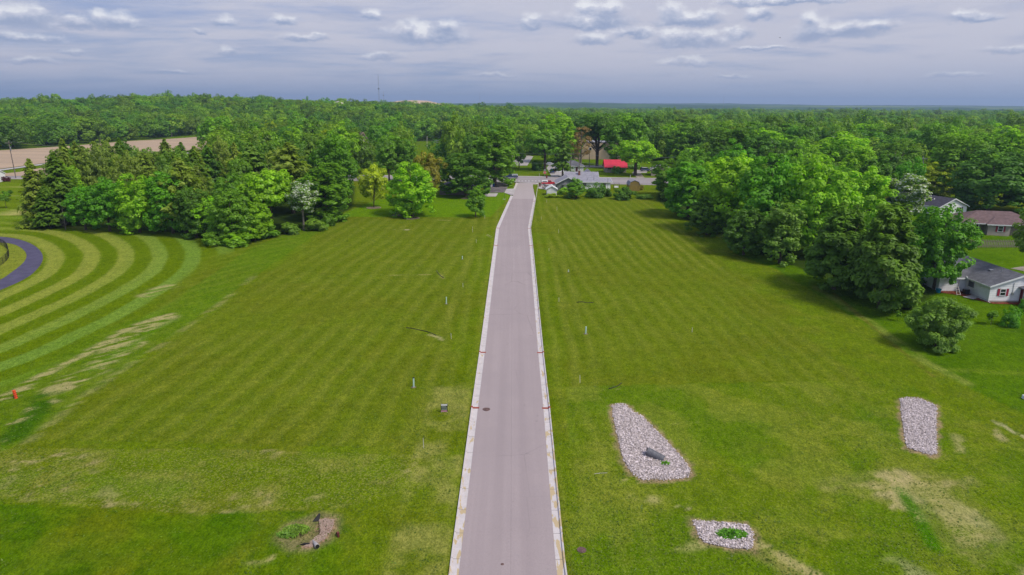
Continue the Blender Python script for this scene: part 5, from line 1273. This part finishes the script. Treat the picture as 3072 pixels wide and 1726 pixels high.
vehicle('pickup_truck', onr(1647, 556), 0, 'red pickup truck with white bed cap parked on the corner driveway', 'pickup truck', 'pickup', M['redcar'], M['white'])
vehicle('pickup_truck', onr(1533, 536.5, .08), math.pi, 'dark blue pickup truck with silver bed cap on the cross street', 'pickup truck', 'pickup', M['bluecar'], M['silver'])
vehicle('parked_car', onr(1657, 519.5), math.pi/2+.05, 'mid blue car parked on the drive beside the wrapped house', 'car', 'van', M['blue2'])
vehicle('parked_car', onr(1936, 514.5), R_(12), 'grey-blue car with pale roof near the bungalow', 'car', 'van', M['bluecar'])
vehicle('parked_car', onr(1650, 497), R_(5), 'pale silver car behind the tall tree at the stop sign', 'car', 'sedan', M['silver'])
vehicle('parked_car', at(1116, 468)+Vector((0,0,.05)), R_(20), 'silver car between the steep brown roof and the crossarm pole', 'car', 'sedan', M['silver'])
cv = vehicle('covered_car', onr(1648, 568), R_(4), 'car hidden under a pale patterned cover behind the small white shed', 'car', 'sedan', M['patterned'])

# ------------------------------------------------------------------ bins, signs, posts
def bin_(px, py, m, label, h=1.05):
    b = root_at('wheeled_bin', onr(px, py, .05), label, 'bin', random.uniform(-.3, .3))
    s = MB(); w = .28; s.add([(-w*.8,-w*.8,0),(w*.8,-w*.8,0),(w*.8,w*.8,0),(-w*.8,w*.8,0),(-w,-w,h*.9),(w,-w,h*.9),(w,w,h*.9),(-w,w,h*.9)], [(0,3,2,1),(4,5,6,7),(0,1,5,4),(1,2,6,5),(2,3,7,6),(3,0,4,7)]); s.build('body', m, b)
    s = MB(); s.prism([(-w-.04, h*.905), (w+.02, h*.905), (w+.02, h*.95), (0, h), (-w-.04, h*.96)], -w-.03, w+.03, 'y'); s.build('lid', m, b)
    for k in (-1, 1): s = MB(); s.tube([(w*.8, k*.22-.03, .12), (w*.8, k*.22+.03, .12)], .12, 10); s.build('wheel', M['tyre'], b)
bin_(1619.5, 560.5, M['redbrown'], 'red-brown bin beside the kerb in front of the red pickup', 1.2)
bin_(1640, 535.5, M['redbrown'], 'brown bin across the street behind the stop sign', 1.2)
bin_(1481, 561, M['bluebin'], 'blue bin beside the white one on the worn driveway', 1.3); bin_(1474.5, 562.5, M['white'], 'white bin on the worn driveway', 1.2); bin_(1460.5, 565, M['bluebin'], 'blue bin left of the pair on the worn driveway', 1.1)
p = onr(1634, 537, .03); s = root_at('stop_sign', p, 'red octagonal stop sign with a street name blade on top', 'road sign')
MB().box(-.04, .04, -.03, .03, -.3, 3.5).build('post', M['galv'], s)
oc = [(math.cos(math.pi/8+k*math.pi/4)*.56, 2.35+math.sin(math.pi/8+k*math.pi/4)*.56) for k in range(8)]
rim = MB(); rim.prism(oc, -.058, -.035, 'y'); pl = rim.build('plate', M['white'], s)
oc2 = [(x*.9, 2.35+(z-2.35)*.9) for x, z in oc]; MB().prism(oc2, -.066, -.060, 'y').build('face', M['stopred'], pl)
def text(par, body, size, loc, m, name='lettering'):
    c = bpy.data.curves.new(name, 'FONT'); c.body = body; c.size = size; c.align_x = 'CENTER'; c.align_y = 'CENTER'; c.extrude = .004; c.materials.append(m)
    tmp = bpy.data.objects.new('tmp_text', c); C.objects.link(tmp); bpy.context.view_layer.update()
    me = bpy.data.meshes.new_from_object(tmp); bpy.data.objects.remove(tmp)
    if not me.materials: me.materials.append(m)
    o = link(name, me, par); o.location = loc; o.rotation_euler = (math.pi/2, 0, 0); return o
text(pl, 'STOP', .40, (0, -.072, 2.34), M['white'])
MB().box(-.45, .45, -.02, .02, 3.15, 3.45).build('street_blade', M['signgreen'], s); MB().box(-.4, .4, -.026, -.0205, 3.22, 3.38).build('lettering', M['white'], s)
for px, py, hh, lab in ((1618, 528.5, .95, 'short white post on the corner lawn'), (1891, 534.5, 1.2, 'white post by the street in front of the red-roofed house')):
    p = at(px, py); b = MB(); b.tube([(0,0,-.2),(0,0,hh)], .09, 8); o = b.build('marker_post', M['stake'], None); o.location = p; tag(o, lab, 'post')
p = at(1513, 598); s = root_at('mailbox_post', p, 'slim dark post with a small pale plate at its foot by the left kerb', 'post'); MB().box(-.04, .04, -.04, .04, -.2, 1.75).build('post', M['dark'], s); MB().box(-.5, .35, -.3, .3, .01, .04).build('plate', M['stake'], s)
# swing frame
p = at(1849, 567); s = root_at('garden_swing', p, 'garden swing with dark frame and white seat beyond the wide dark shrub', 'swing')
b = MB()
for x in (-.9, .9): b.tube([(x, -.6, 0), (x, 0, 1.9)], .035, 6); b.tube([(x, .6, 0), (x, 0, 1.9)], .035, 6)
b.tube([(-.95, 0, 1.9), (.95, 0, 1.9)], .035, 6); b.build('frame', M['dark'], s)
MB().box(-.7, .7, -.3, .3, .45, .55).build('seat', M['white'], s); MB().box(-.7, .7, .28, .36, .55, 1.0).build('backrest', M['white'], s)
for x in (-.68, .68): b = MB(); b.tube([(x, 0, .55), (x, 0, 1.88)], .015, 4); b.build('hanger', M['galv'], s)
p = at(1822, 577); b = MB(); b.tube([(0,0,-.3),(0,0,4.6)], [.06,.045], 8); o = b.build('flag_pole', M['polewood'], None); o.location = p; tag(o, 'thin bare pole on the lawn right of the grey house', 'pole')
# garden trellis and stone rings
p = at(1190, 643); s = root_at('garden_trellis', p, 'small wooden trellis in a ring of stones left of the broad bushy tree', 'trellis')
for x in (-.35, 0, .35): MB().box(x-.03, x+.03, -.03, .03, 0, 1.25).build('post', M['stake'], s)
for z in (.35, .75, 1.15): MB().box(-.42, .42, -.055, -.031, z, z+.05).build('slat', M['stake'], s)
def stone(seed, r=.16):
    b = bmesh.new(); bmesh.ops.create_icosphere(b, subdivisions=1, radius=r); rr = random.Random(seed)
    for v in b.verts: v.co *= rr.uniform(.75, 1.2); v.co.z *= .7
    me = bpy.data.meshes.new('stone'); b.to_mesh(me); b.free(); return me
M['stone'] = mat('grey_pink_stone', (.46,.41,.41), .95, .18, 2.0); M['edging'] = mat('edging_stone', (.33,.26,.22), .95, .2, 2)
for px, py, rr, lab in ((1190, 647, 1.1, 'ring of edging stones round the trellis'), (1121, 624, 1.9, 'ring of edging stones round the small yellow-green tree'), (1235, 655, 1.9, 'ring of edging stones round the broad bushy tree'), (1399, 596, 1.5, 'ring of edging stones under the large dark round tree')):
    p = at(px, py); e = root_at('stone_ring', p, lab, 'garden edging'); me = stone(3, .15); me.materials.append(M['edging']) if not me.materials else None
    n = int(rr*2*math.pi/.3); b = MB(); b.tube([(0,0,.0),(0,0,.05)], rr, 18); b.build('mulch', M['soil'], e)
    for k in range(n): o = link('stone', me, e); a = 2*math.pi*k/n; o.location = (rr*math.cos(a), rr*math.sin(a), .05); o.rotation_euler = (0, 0, a*3)
# ------------------------------------------------------------------ utility poles and wires
def upole(bx, by, ty, label, arms=1, lean=0, tx=None, m='polewood', cat='utility pole'):
    p = at(bx, by); d = ray(bx if tx is None else tx, ty); t = p.y/d[1]; top = Vector((d[0]*t, p.y, H+d[2]*t)); v = top-p
    s = root_at('utility_pole', p, label, cat, 0, 'utility poles')
    b = MB(); b.tube([(0,0,-.5), tuple(v*.5), tuple(v)], [.19,.16,.12], 10); b.build('pole', M[m], s)
    for k in range(arms):
        c = v*(1-.06-.10*k); a = MB(); a.box(c.x-1.25, c.x+1.25, -.24, -.13, c.z-.08, c.z+.08); ar = a.build('crossarm', M[m], s)
        for x in (-1.1, -.5, .5, 1.1): b = MB(); b.tube([(c.x+x, -.185, c.z+.081), (c.x+x, -.185, c.z+.26)], [.06, .04], 6); b.build('insulator', M['galv'], ar)
    if arms: b = MB(); b.tube([(v.x+.34, 0, v.z*.74), (v.x+.34, 0, v.z*.84)], .17, 10); b.build('transformer', M['galv'], s)
    return top
A0 = upole(48, 535, 423, 'tall leaning pole at the left edge beside the cross street', 1, tx=25)
upole(300, 432, 412, 'small pole at the far side of the brown field, left one', 0); upole(515, 412, 396, 'small pole at the far side of the brown field, right one', 0)
A1 = upole(664, 470, 385, 'pole sticking out above the left grove', 1); A2 = upole(836, 475, 419, 'crossarm pole between the left grove and the light green crown', 1)
A3 = upole(1110, 462, 421, 'crossarm pole beside the steep brown roof', 1); upole(1281, 445, 409, 'thin pole standing in the open meadow', 0, m='stake')
A4 = upole(1310, 468, 419, 'pale twin-armed pole at the edge of the open meadow', 2, m='galv'); upole(1202, 462, 426, 'white-topped pole behind the round tree', 1, m='galv')
A5 = upole(1712, 518, 460, 'pole with crossarms in front of the wrapped house, left one', 1); A6 = upole(1738, 518, 461, 'pole in front of the wrapped house, right one', 0)
A7 = upole(1768, 502, 458, 'slim dark pole right of the wrapped house', 0); A8 = upole(2075, 540, 470, 'pole hidden among the right-hand wood', 1); A9 = upole(2770, 580, 470, 'white-topped pole right of the very broad tree', 1, m='galv')
AA = upole(1500, 515, 455, 'pole hidden behind the tallest tree at the corner', 1)
def wire(a, b, lab, sag=.7, dz=0):
    pts = [a.lerp(b, k/14)+Vector((0, -.2, dz-4*sag*(k/14)*(1-k/14))) for k in range(15)]
    m = MB(); m.tube([tuple(q) for q in pts], .022, 4); tag(m.build('overhead_wire', M['galv'], None), lab, 'wire', 'overhead wires')
wire(AA, A5, 'upper wire from the corner to the left pole before the wrapped house'); wire(A5, A8, 'long upper wire from the wrapped house to the right-hand wood', 1.0); wire(AA, A6, 'lower wire from the corner to the right pole before the wrapped house', 1.0, -3.4); wire(A6, A8, 'long lower wire passing in front of the red roof', 1.2, -3.4)
wire(A3, A4, 'wire between the hall pole and the meadow pole', .8); wire(A2, A3, 'wire between the grove pole and the hall pole', 1); wire(A0, at(300,432,8), 'wire running off the tall leaning pole over the field', 1.5)
# radio masts
def mast(px, bottom, top, dist, label, w, platform=None):
    d = ray(px, top); t = dist/d[1]; x = d[0]*t; zt = H+d[2]*t; zb = G(x, dist)-1
    s = root_at('radio_mast', Vector((x, dist, zb)), label, 'radio mast', 0, 'radio masts'); hh = zt-zb
    b = MB()
    for k in range(3):
        a = k*2.09; b.tube([(w*math.cos(a), w*math.sin(a), 0), (w*.7*math.cos(a), w*.7*math.sin(a), hh*.93)], w*.16, 5)
    n = int(hh/(w*4))
    for i in range(n):
        z = hh*.93*i/n; z2 = hh*.93*(i+1)/n; a = (i % 3)*2.09; c = ((i+1) % 3)*2.09
        b.tube([(w*math.cos(a)*.9, w*math.sin(a)*.9, z), (w*.9*math.cos(c), w*.9*math.sin(c), z2)], w*.09, 4)
    b.build('lattice', M['galv'], s); b = MB(); b.tube([(0,0,hh*.92),(0,0,hh)], w*.3, 6); b.build('antenna', M['galv'], s)
    if platform: b = MB(); b.tube([(0,0,hh*platform-w*1.2),(0,0,hh*platform),(0,0,hh*platform+w*1.2)], [w*1.2,w*2.8,w*1.2], 10); b.build('platform', M['pipegrey'], s)
    return s
mast(1134, 303, 221, 1250, 'tall radio mast with a round platform on the skyline', .75, .62); mast(1150, 303, 274, 1650, 'short faint mast right of the tall radio mast', .55, .8)
mast(1439, 315, 277, 2300, 'thin far mast on the skyline above the street', .5); mast(2172, 316, 290, 2500, 'faint far mast on the right half of the skyline', .5)
# bird
d = ray(2340, 114); t = 190; b = MB(); b.tube([(-.22,0,0),(-.08,0,.03),(.12,0,.02),(.22,0,.04)], [.01,.06,.05,.01], 6)
bd = root_at('bird', Vector((d[0]*t, d[1]*t, H+d[2]*t)), 'small dark bird flying in the right part of the sky', 'bird'); b.build('body', M['dark'], bd)
for s in (-1, 1): MB().add([(-.08,0,.05),(.1,0,.05),(.06,s*.3,.16),(-.05,s*.5,.1)], [(0,1,2,3)]).build('wing', M['dark'], bd)

# ------------------------------------------------------------------ small things on the lots
def pvc(px, by, ty, label, r=.075):
    p = at(px, by); d = ray(px, ty); t = p.y/d[1]; hh = (H+d[2]*t-p.z)*1.02
    s = root_at('standpipe', p, label, 'standpipe', 0, 'pale blue standpipes'); b = MB(); b.tube([(0,0,-.2),(.02,0,hh-.1)], r, 12); b.build('pipe', M['pvc'], s); b = MB(); b.tube([(.02,0,hh-.1),(.02,0,hh)], r*1.18, 12); b.build('cap', M['dark'] if px == 1241 else M['pvc'], s)
    q = MB(); q.tube([(0,0,.0),(0,0,.025)], r*3.6, 10); q.build('soil_collar', M['soil'], s)
pvc(1241, 1162, 1133, 'tallest pale blue standpipe, on the nearest left lot, dark capped', .085); pvc(1339, 912, 892, 'pale blue standpipe on the second left lot'); pvc(1387, 778, 769, 'short pale blue standpipe on the third left lot')
pvc(1757, 1002, 981, 'pale blue standpipe on the nearest right lot', .09); pvc(1705, 816, 810, 'short pale standpipe on the second right lot')
def stk(px, by, ty, label):
    p = at(px, by); d = ray(px, ty); t = p.y/d[1]; hh = (H+d[2]*t-p.z)
    b = MB(); b.box(-.025, .025, -.012, .012, -.2, hh); o = b.build('survey_stake', M['stake'], None); o.location = p; o.rotation_euler = (random.uniform(-.05,.05), random.uniform(-.05,.05), random.uniform(0,1)); tag(o, label, 'stake', 'survey stakes')
for a in ((1271,1345,1315,'white survey stake at the near right corner of the nearest left lot'), (1740,1149,1126,'white survey stake at the near left corner of the nearest right lot'), (1354,1017,1000,'white survey stake between the nearest and second left lots'),
          (1389,862,850,'white survey stake between the second and third left lots'), (1429,729,719,'white survey stake at the third left lot corner'), (1454,656,646,'white survey stake before the conical tree'), (1418,697,680,'thin white survey stake on the far left lot'),
          (1676,700,688,'thin white survey stake on the far right lot'), (1624,660,650,'white survey stake by the right kerb at the bend'), (1647,754,745,'white survey stake between the third and far right lots'), (1677,906,893,'white survey stake at the second right lot corner'),
          (2076,997,983,'lone thin stake in the middle of the nearest right lot'), (1671,632,620,'white survey stake near the small white shed'), (1640,608,600,'white survey stake where the right kerb meets the scrub')): stk(*a)
def hose(pts, label, r=.07):
    P_ = [at(*q) for q in pts]; b = MB(); b.tube([(q.x, q.y, q.z+r*.9+.03*math.sin(i*2)) for i, q in enumerate(P_)], r, 8)
    s = tag(b.build('drain_hose', M['black'], None, True), label, 'drain hose', 'black drain hoses')
hose([(1219,984),(1232,986),(1246,988),(1262,992),(1280,996),(1296,1001),(1308,1007)], 'long black drain hose lying across the second left lot', .05)
hose([(1310,812),(1312,817),(1316,823),(1323,829),(1331,835)], 'short curved black drain hose on the third left lot', .05)
hose([(1826,1168),(1835,1166),(1845,1162),(1856,1157),(1864,1151)], 'black drain hose just in front of the nearest right lot', .05)
hose([(1730,908),(1745,907),(1762,909),(1780,908)], 'black drain hose on the line between the two nearest right lots', .05)
b = MB(); q = [at(1784,1423),at(1800,1421),at(1822,1420)]; b.tube([(v.x,v.y,v.z+.04) for v in q], .018, 5); tag(b.build('stick', M['stake'], None), 'thin pale stick lying left of the large stone bed', 'stick')
# for-sale sign board
p = at(1333, 1237); s = root_at('notice_board', p, 'small black notice board with white top panel and pink foot beside the nearest left lot', 'sign', R_(3))
for x in (-.33, .33): MB().box(x-.025, x+.025, -.02, .02, -.3, .98).build('post', M['white'], s)
pn_ = MB().box(-.36, .36, -.045, -.022, .06, .98).build('panel', M['signblack'], s)
MB().box(-.33, .33, -.052, -.0465, .78, .95).build('top_panel', M['white'], pn_); MB().box(-.35, .30, -.052, -.0465, .06, .24).build('foot_panel', M['signpink'], pn_)
for z in (.66, .56, .40, .31): MB().box(-.30, .29 if z != .66 else .2, -.052, -.0465, z, z+.045).build('lettering', M['signgrey'], pn_)
# orange ribbed standpipe
p = at(49, 1195); s = root_at('orange_standpipe', p, 'orange ribbed standpipe in bare soil at the left edge', 'standpipe'); b = MB()
pts = []; rr = []
for k in range(17): pts.append((-.12*k/16*1.0, 0, k*.055)); rr.append(.17 if k % 4 < 2 else .14)
b.tube(pts, rr, 14); b.build('body', M['orange'], s); b = MB(); b.tube([(-.12,0,.881),(-.12,0,.93)], .18, 14); b.build('cap', M['orange'], s)
for z in (.2,.42,.64):
    for a in range(6): b = MB(); t = a*1.047; b.box(-.10*z+math.cos(t)*.16-.02, -.10*z+math.cos(t)*.16+.02, math.sin(t)*.16-.02, math.sin(t)*.16+.02, z-.02, z+.04); b.build('slot', M['dark'], s)
b = MB(); b.tube([(-.35,.1,-.1),(-.33,.1,1.05)], .02, 5); b.build('rod', M['dark'], s)
# manholes
for px, py, r, lab, dz in ((1459, 1226, .42, 'round iron manhole cover set in the street', -.085), (1745, 1651, .36, 'round rusty cover in the grass right of the street', .03), (1507, 1690, .12, 'small iron valve cover in the street near the camera', -.085), (1450, 737, .35, 'round iron manhole cover at the far left of the street bend', -.085)):
    p = at(px, py); s = root_at('manhole_cover', Vector((p.x, p.y, p.z+dz)), lab, 'manhole cover'); b = MB(); b.tube([(0,0,-.05),(0,0,.012)], r, 24); b.build('frame', M['iron'], s); b = MB(); b.tube([(0,0,.013),(0,0,.02)], r*.86, 24); b.build('lid', M['iron'], s)
    for k in range(5):
        if r > .2: MB().box(-r*.6, r*.6, -r*.6+k*r*.3-.02, -r*.6+k*r*.3+.02, .021, .03).build('rib', M['iron'], s)
# ------------------------------------------------------------------ stone beds (riprap)
protos = []
for i in range(6):
    b = bmesh.new(); bmesh.ops.create_icosphere(b, subdivisions=1, radius=1); rr = random.Random(i)
    for v in b.verts: v.co *= rr.uniform(.65, 1.15); v.co.z *= rr.uniform(.55, .85)
    V = np.array([v.co[:] for v in b.verts]); F = np.array([[v.index for v in f.verts] for f in b.faces]); protos.append((V, F)); b.free()
mst = M['riprap'] = mat('riprap_stone', (.68,.61,.61), .95, .18, 3.0, col2=(.48,.42,.40))
t = mst.node_tree; pb = [n for n in t.nodes if n.type == 'BSDF_PRINCIPLED'][0]
an = N(t, 'ShaderNodeAttribute', attribute_name='tone'); lk = pb.inputs['Base Color'].links[0].from_socket
t.links.new(mixc(t, 1.0, lk, mixc(t, an.outputs['Fac'], (.52,.50,.50), (1.12,1.10,1.12)), 'MULTIPLY'), pb.inputs['Base Color'])
def stones(poly, dens, smin, smax, label, hollow=None, seed=0):
    r = np.random.default_rng(seed); lo = poly.min(0); hi = poly.max(0); area = (hi-lo).prod(); n = int(area*dens)
    X = r.uniform(lo[0], hi[0], n); Y = r.uniform(lo[1], hi[1], n); ok = inside(X, Y, poly)
    d = pdist(X, Y, np.vstack([poly, poly[:1]])); ok &= (d > .02+r.random(n)**2*.45)|((d < .35) & (r.random(n) < .02))
    if hollow is not None: ok &= ~(inside(X, Y, hollow) & (r.random(n) < .8))
    X, Y = X[ok], Y[ok]; vs = []; fs = []; tn = []; o = 0
    for x, y in zip(X, Y):
        V, F = protos[r.integers(6)]; s = smin+(smax*1.25-smin)*r.random()**1.8; a = r.uniform(0, 6.28); c, sn = math.cos(a), math.sin(a)
        v = V*s*np.array([r.uniform(.8, 1.3), r.uniform(.7, 1), 1]); v = np.stack([v[:, 0]*c-v[:, 1]*sn, v[:, 0]*sn+v[:, 1]*c, v[:, 2]], 1)+[x, y, G(x, y)+r.uniform(.02, .12)]
        vs.append(v); fs.append(F+o); o += len(V); tn.append(np.full(len(V), np.clip(r.normal(.68, .28), 0, 1)))
    me = bpy.data.meshes.new('riprap'); me.from_pydata(np.concatenate(vs).tolist(), [], np.concatenate(fs).tolist()); a_ = me.attributes.new('tone', 'FLOAT', 'POINT'); a_.data.foreach_set('value', np.concatenate(tn).astype(np.float32)); me.materials.append(mst)
    tag(link('riprap', me), label, 'stones', kind='stuff')
M['bedsoil'] = mat('bed_soil', (.42,.36,.345), .98, .2, 2.5, fine=.5, fscale=8)
for i, bd_ in enumerate(beds):
    c = bd_.mean(0); sheet('stone_bed', list(c+(bd_-c)*.95), M['bedsoil'], .03, 2, world=True)
hol1 = P2([(1950,1372),(1975,1380),(2000,1378),(2012,1395),(1998,1408),(1975,1402),(1958,1388)])
stones(beds[0], 150, .035, .085, 'bed of pale pinkish rock around the grey culvert pipe', hol1, 1)
stones(beds[1], 130, .038, .095, 'small bed of pale rock with a green tuft in its middle', P2([(2148,1606),(2180,1588),(2240,1600),(2235,1618),(2180,1622)]), 2)
stones(beds[2], 140, .035, .085, 'oblong bed of pale rock near the right edge', None, 3)
# culvert pipe: flared corrugated pipe end poking out of the stones
p0, p1 = at(1941, 1366), at(1992, 1380); c = root_at('culvert_pipe', p0, 'dark grey corrugated culvert pipe end in the large stone bed', 'culvert pipe')
v = p1-p0; n = 22; b = MB(); pts = []; rr = []
for k in range(n+1): f = k/n; pts.append((v.x*f, v.y*f, .42-.42*f)); rr.append((.43 if k % 2 else .405)*(1-.15*f))
b.tube(pts, rr, 20, cap=False); b.build('pipe', M['pipegrey'], c)
b = MB(); b.tube([pts[0], tuple(Vector(pts[0])+Vector((.02, 0, 0)))], .385, 20); b.build('opening', M['black'], c)
def tuft(px, py, n, w, h, m, label, seed):
    r = np.random.default_rng(seed); p = at(px, py); pos = []; nr = []; tn = []
    for k in range(n): a = r.uniform(0, 6.28); d = w*math.sqrt(r.random()); pos.append((d*math.cos(a), d*math.sin(a)*.55, r.uniform(.05, h)*(1.1-d/w))); nr.append((r.normal()*.7, r.normal()*.7-.4, .8)); tn.append(r.random())
    me = cards_mesh('grass_tuft', np.array(pos), np.array(nr), np.full(n, .07)*r.uniform(.6, 1.6, n), np.array(tn), M['leaf'], 2.0)
    o = link('grass_tuft', me); o.location = p; o.color = tint(m); tag(o, label, 'weeds', kind='stuff')
tuft(2195, 1604, 700, 1.3, .38, 'vivid', 'green weeds growing through the small stone bed', 1); tuft(1998, 1392, 110, .5, .25, 'vivid', 'weeds behind the culvert pipe', 2)
tuft(890, 1590, 420, 1.1, .45, 'grey', 'dry weeds in the drain hollow', 3); tuft(860, 1605, 240, .8, .3, 'grey', 'sparse weeds at the left rim of the drain hollow', 4)
# drain structure in the left foreground hollow
p = at(935, 1625); s = root_at('drain_end', p, 'broken concrete drain end with dark mouth in the left foreground hollow', 'drain', R_(-62))
b = MB(); b.add([(-.1,-.32,.05),(1.5,-.10,.26),(1.5,.10,.26),(-.1,.32,.05),(-.1,-.32,-.1),(1.5,-.1,.1),(1.5,.1,.1),(-.1,.32,-.1)], [(0,1,2,3),(7,6,5,4),(0,4,5,1),(1,5,6,2),(2,6,7,3),(3,7,4,0)]); b.build('apron', M['concrete'], s) if False else None
b = MB(); b.prism([(-.2, 0), (.25, .42), (.5, .42), (.5, 0)], 1.9, 2.05, 'y'); b.build('headwall', M['redbrown'], s)
b = MB(); b.tube([(0,.1,.05),(.5,.15,.12),(1.1,.2,.2)], [.05,.14,.19], 10); b.build('pipe', M['concrete'], s)
b = MB(); b.tube([(1.1,.2,.2),(1.14,.2,.2)], .165, 12); b.build('opening', M['black'], s)
p = at(915, 1634); b = MB(); b.tube([(-.35,-.05,.03),(.0,0,.06),(.35,.05,.05)], [.03,.09,.07], 8); o = b.build('pipe_end', M['black'], None); o.location = p; tag(o, 'short dark pipe end at the front of the drain hollow', 'pipe')
p = at(949, 1560); b = MB(); b.add([(-.25,-.2,.0),(.25,-.1,.0),(.28,.3,.35),(.15,.35,.4)], [(0,1,2,3)]); b.add([(-.25,-.2,-.05),(.25,-.1,-.05),(.28,.3,.30),(.15,.35,.35)], [(3,2,1,0)]); o = b.build('drain_grate', M['black'], None); o.location = p; tag(o, 'dark tilted grate at the back of the drain hollow', 'grate')
# wood chips in the hollow and scattered straw
def chips(poly, n, m, label, seed, ln=.16):
    r = np.random.default_rng(seed); lo, hi = poly.min(0), poly.max(0); b = MB(); k = 0
    while k < n:
        x, y = r.uniform(lo[0], hi[0]), r.uniform(lo[1], hi[1])
        if not inside(np.array([x]), np.array([y]), poly)[0]: continue
        a = r.uniform(0, 3.14); l = ln*r.uniform(.5, 1.3); w = .018; z = G(x, y)+.0+r.uniform(.01, .06)-(.0); dx_, dy_ = math.cos(a)*l/2, math.sin(a)*l/2; wx_, wy_ = -math.sin(a)*w, math.cos(a)*w
        b.add([(x-dx_-wx_, y-dy_-wy_, z), (x+dx_-wx_, y+dy_-wy_, z+.01), (x+dx_+wx_, y+dy_+wy_, z+.01), (x-dx_+wx_, y-dy_+wy_, z)], [(0,1,2,3)]); k += 1
    tag(b.build('wood_chips', m, None), label, 'debris', kind='stuff')
chips(P2([(962,1600),(958,1560),(975,1556),(1003,1560),(996,1590),(970,1622),(935,1642),(915,1640)]), 900, mat('straw_chips', (.50,.36,.29), .9, .2, 20), 'straw and wood chips on the bank of the drain hollow', 5)
# edge-of-frame white box right
p = at(3080, 1198); b = MB(); b.box(-.4,.4,-.3,.3,0,.45); o = b.build('utility_box', M['white'], None, bevel=.04); o.location = p; tag(o, 'white utility box just cut off by the right edge', 'utility box')
# scattered grass tufts and weeds over the nearer lawns
def tufts():
    r = np.random.default_rng(77); n = 90000
    y = 33+95*r.random(n)**1.5; x = r.uniform(-1, 1, n)*(y*.85+12)
    xl = np.interp(y, kerbL[:, 1], kerbL[:, 0]); xr = np.interp(y, kerbR[:, 1], kerbR[:, 0]); ok = (x < xl-.08)|(x > xr+.08)
    cl = fbm(x, y, 1.7, 201, 3)*.6+fbm(x, y, 11, 205, 2)*.4; ok &= r.random(n) < sstp(.36, .66, cl)*.9+.06
    edge = ((x < xl) & (x > xl-.35))|((x > xr) & (x < xr+.35))
    for b_ in beds: ok &= ~inside(x, y, b_)
    x, y = x[ok], y[ok]; n = len(x); s = r.uniform(.035, .085, n)
    pos = np.stack([x, y, gz(x, y)+s*.5+.01], 1); nr = np.stack([r.normal(0, .35, n), r.normal(0, .35, n)-.1, np.ones(n)], 1)
    me = cards_mesh('grass_tufts', pos, nr, s, np.clip(r.normal(.45, .25, n), 0, 1), M['leaf'], 1.5)
    o = link('grass_tufts', me); c = lin(96, 122, 20); o.color = (c[0]*1.05, c[1]*1.05, c[2]*1.05, 1); tag(o, 'short tufts of grass standing up all over the mown lawns', 'grass', kind='stuff'); print('tufts', n)
tufts()
# chain-link fence round the left pond
fp = smooth(P2([(-260,705),(-120,712),(-40,722),(0,733),(20,744),(28,760),(26,778),(0,800),(-60,828),(-200,870)]), 2)
fr = root_at('chain_link_fence', Vector((fp[0][0], fp[0][1], G(*fp[0]))), 'dark chain-link fence curving in at the left edge inside the path', 'fence'); org = fr.location.copy()
seg = np.concatenate([[0], np.cumsum(np.linalg.norm(np.diff(fp, axis=0), axis=1))]); 
def fpt(s): return np.array([np.interp(s, seg, fp[:, 0]), np.interp(s, seg, fp[:, 1])])
s_ = 0; pm = MB(); pm.tube([(0,0,-.1),(0,0,1.4)], .04, 6); pmm = pm.mesh('post', M['black'])
while s_ < seg[-1]: q = fpt(s_); o = link('post', pmm, fr); o.location = (q[0]-org.x, q[1]-org.y, G(*q)-org.z); s_ += 2.4
b = MB(); pts = [fpt(k) for k in np.arange(0, seg[-1], 1.2)]
for zz in (.08, .72, 1.36): b.tube([(q[0]-org.x, q[1]-org.y, G(*q)-org.z+zz) for q in pts], .02, 4)
b.build('rail', M['black'], fr)
b = MB(); ss_ = np.arange(0, seg[-1]-.3, .16)
for k in ss_:
    for k2 in (k+.3, k-.3):
        if k2 < 0: continue
        a, c2 = fpt(k), fpt(k2); b.tube([(a[0]-org.x, a[1]-org.y, G(*a)-org.z+.08), (c2[0]-org.x, c2[1]-org.y, G(*c2)-org.z+1.34)], .006, 3, False)
b.build('mesh', M['black'], fr)['kind'] = 'stuff'

# ------------------------------------------------------------------ air
hz_ = MB().box(-11500, 11500, -900, 13500, -6, 185).build('haze', None, None)
m = bpy.data.materials.new('haze'); m.use_nodes = True; t = m.node_tree; t.nodes.clear(); out = N(t, 'ShaderNodeOutputMaterial'); pv_ = N(t, 'ShaderNodeVolumePrincipled')
pv_.inputs['Color'].default_value = (.50,.68,.98,1); pv_.inputs['Density'].default_value = 1.35e-4; pv_.inputs['Anisotropy'].default_value = .2; t.links.new(pv_.outputs[0], out.inputs['Volume'])
hz_.data.materials.append(m); tag(hz_, kind='stuff')
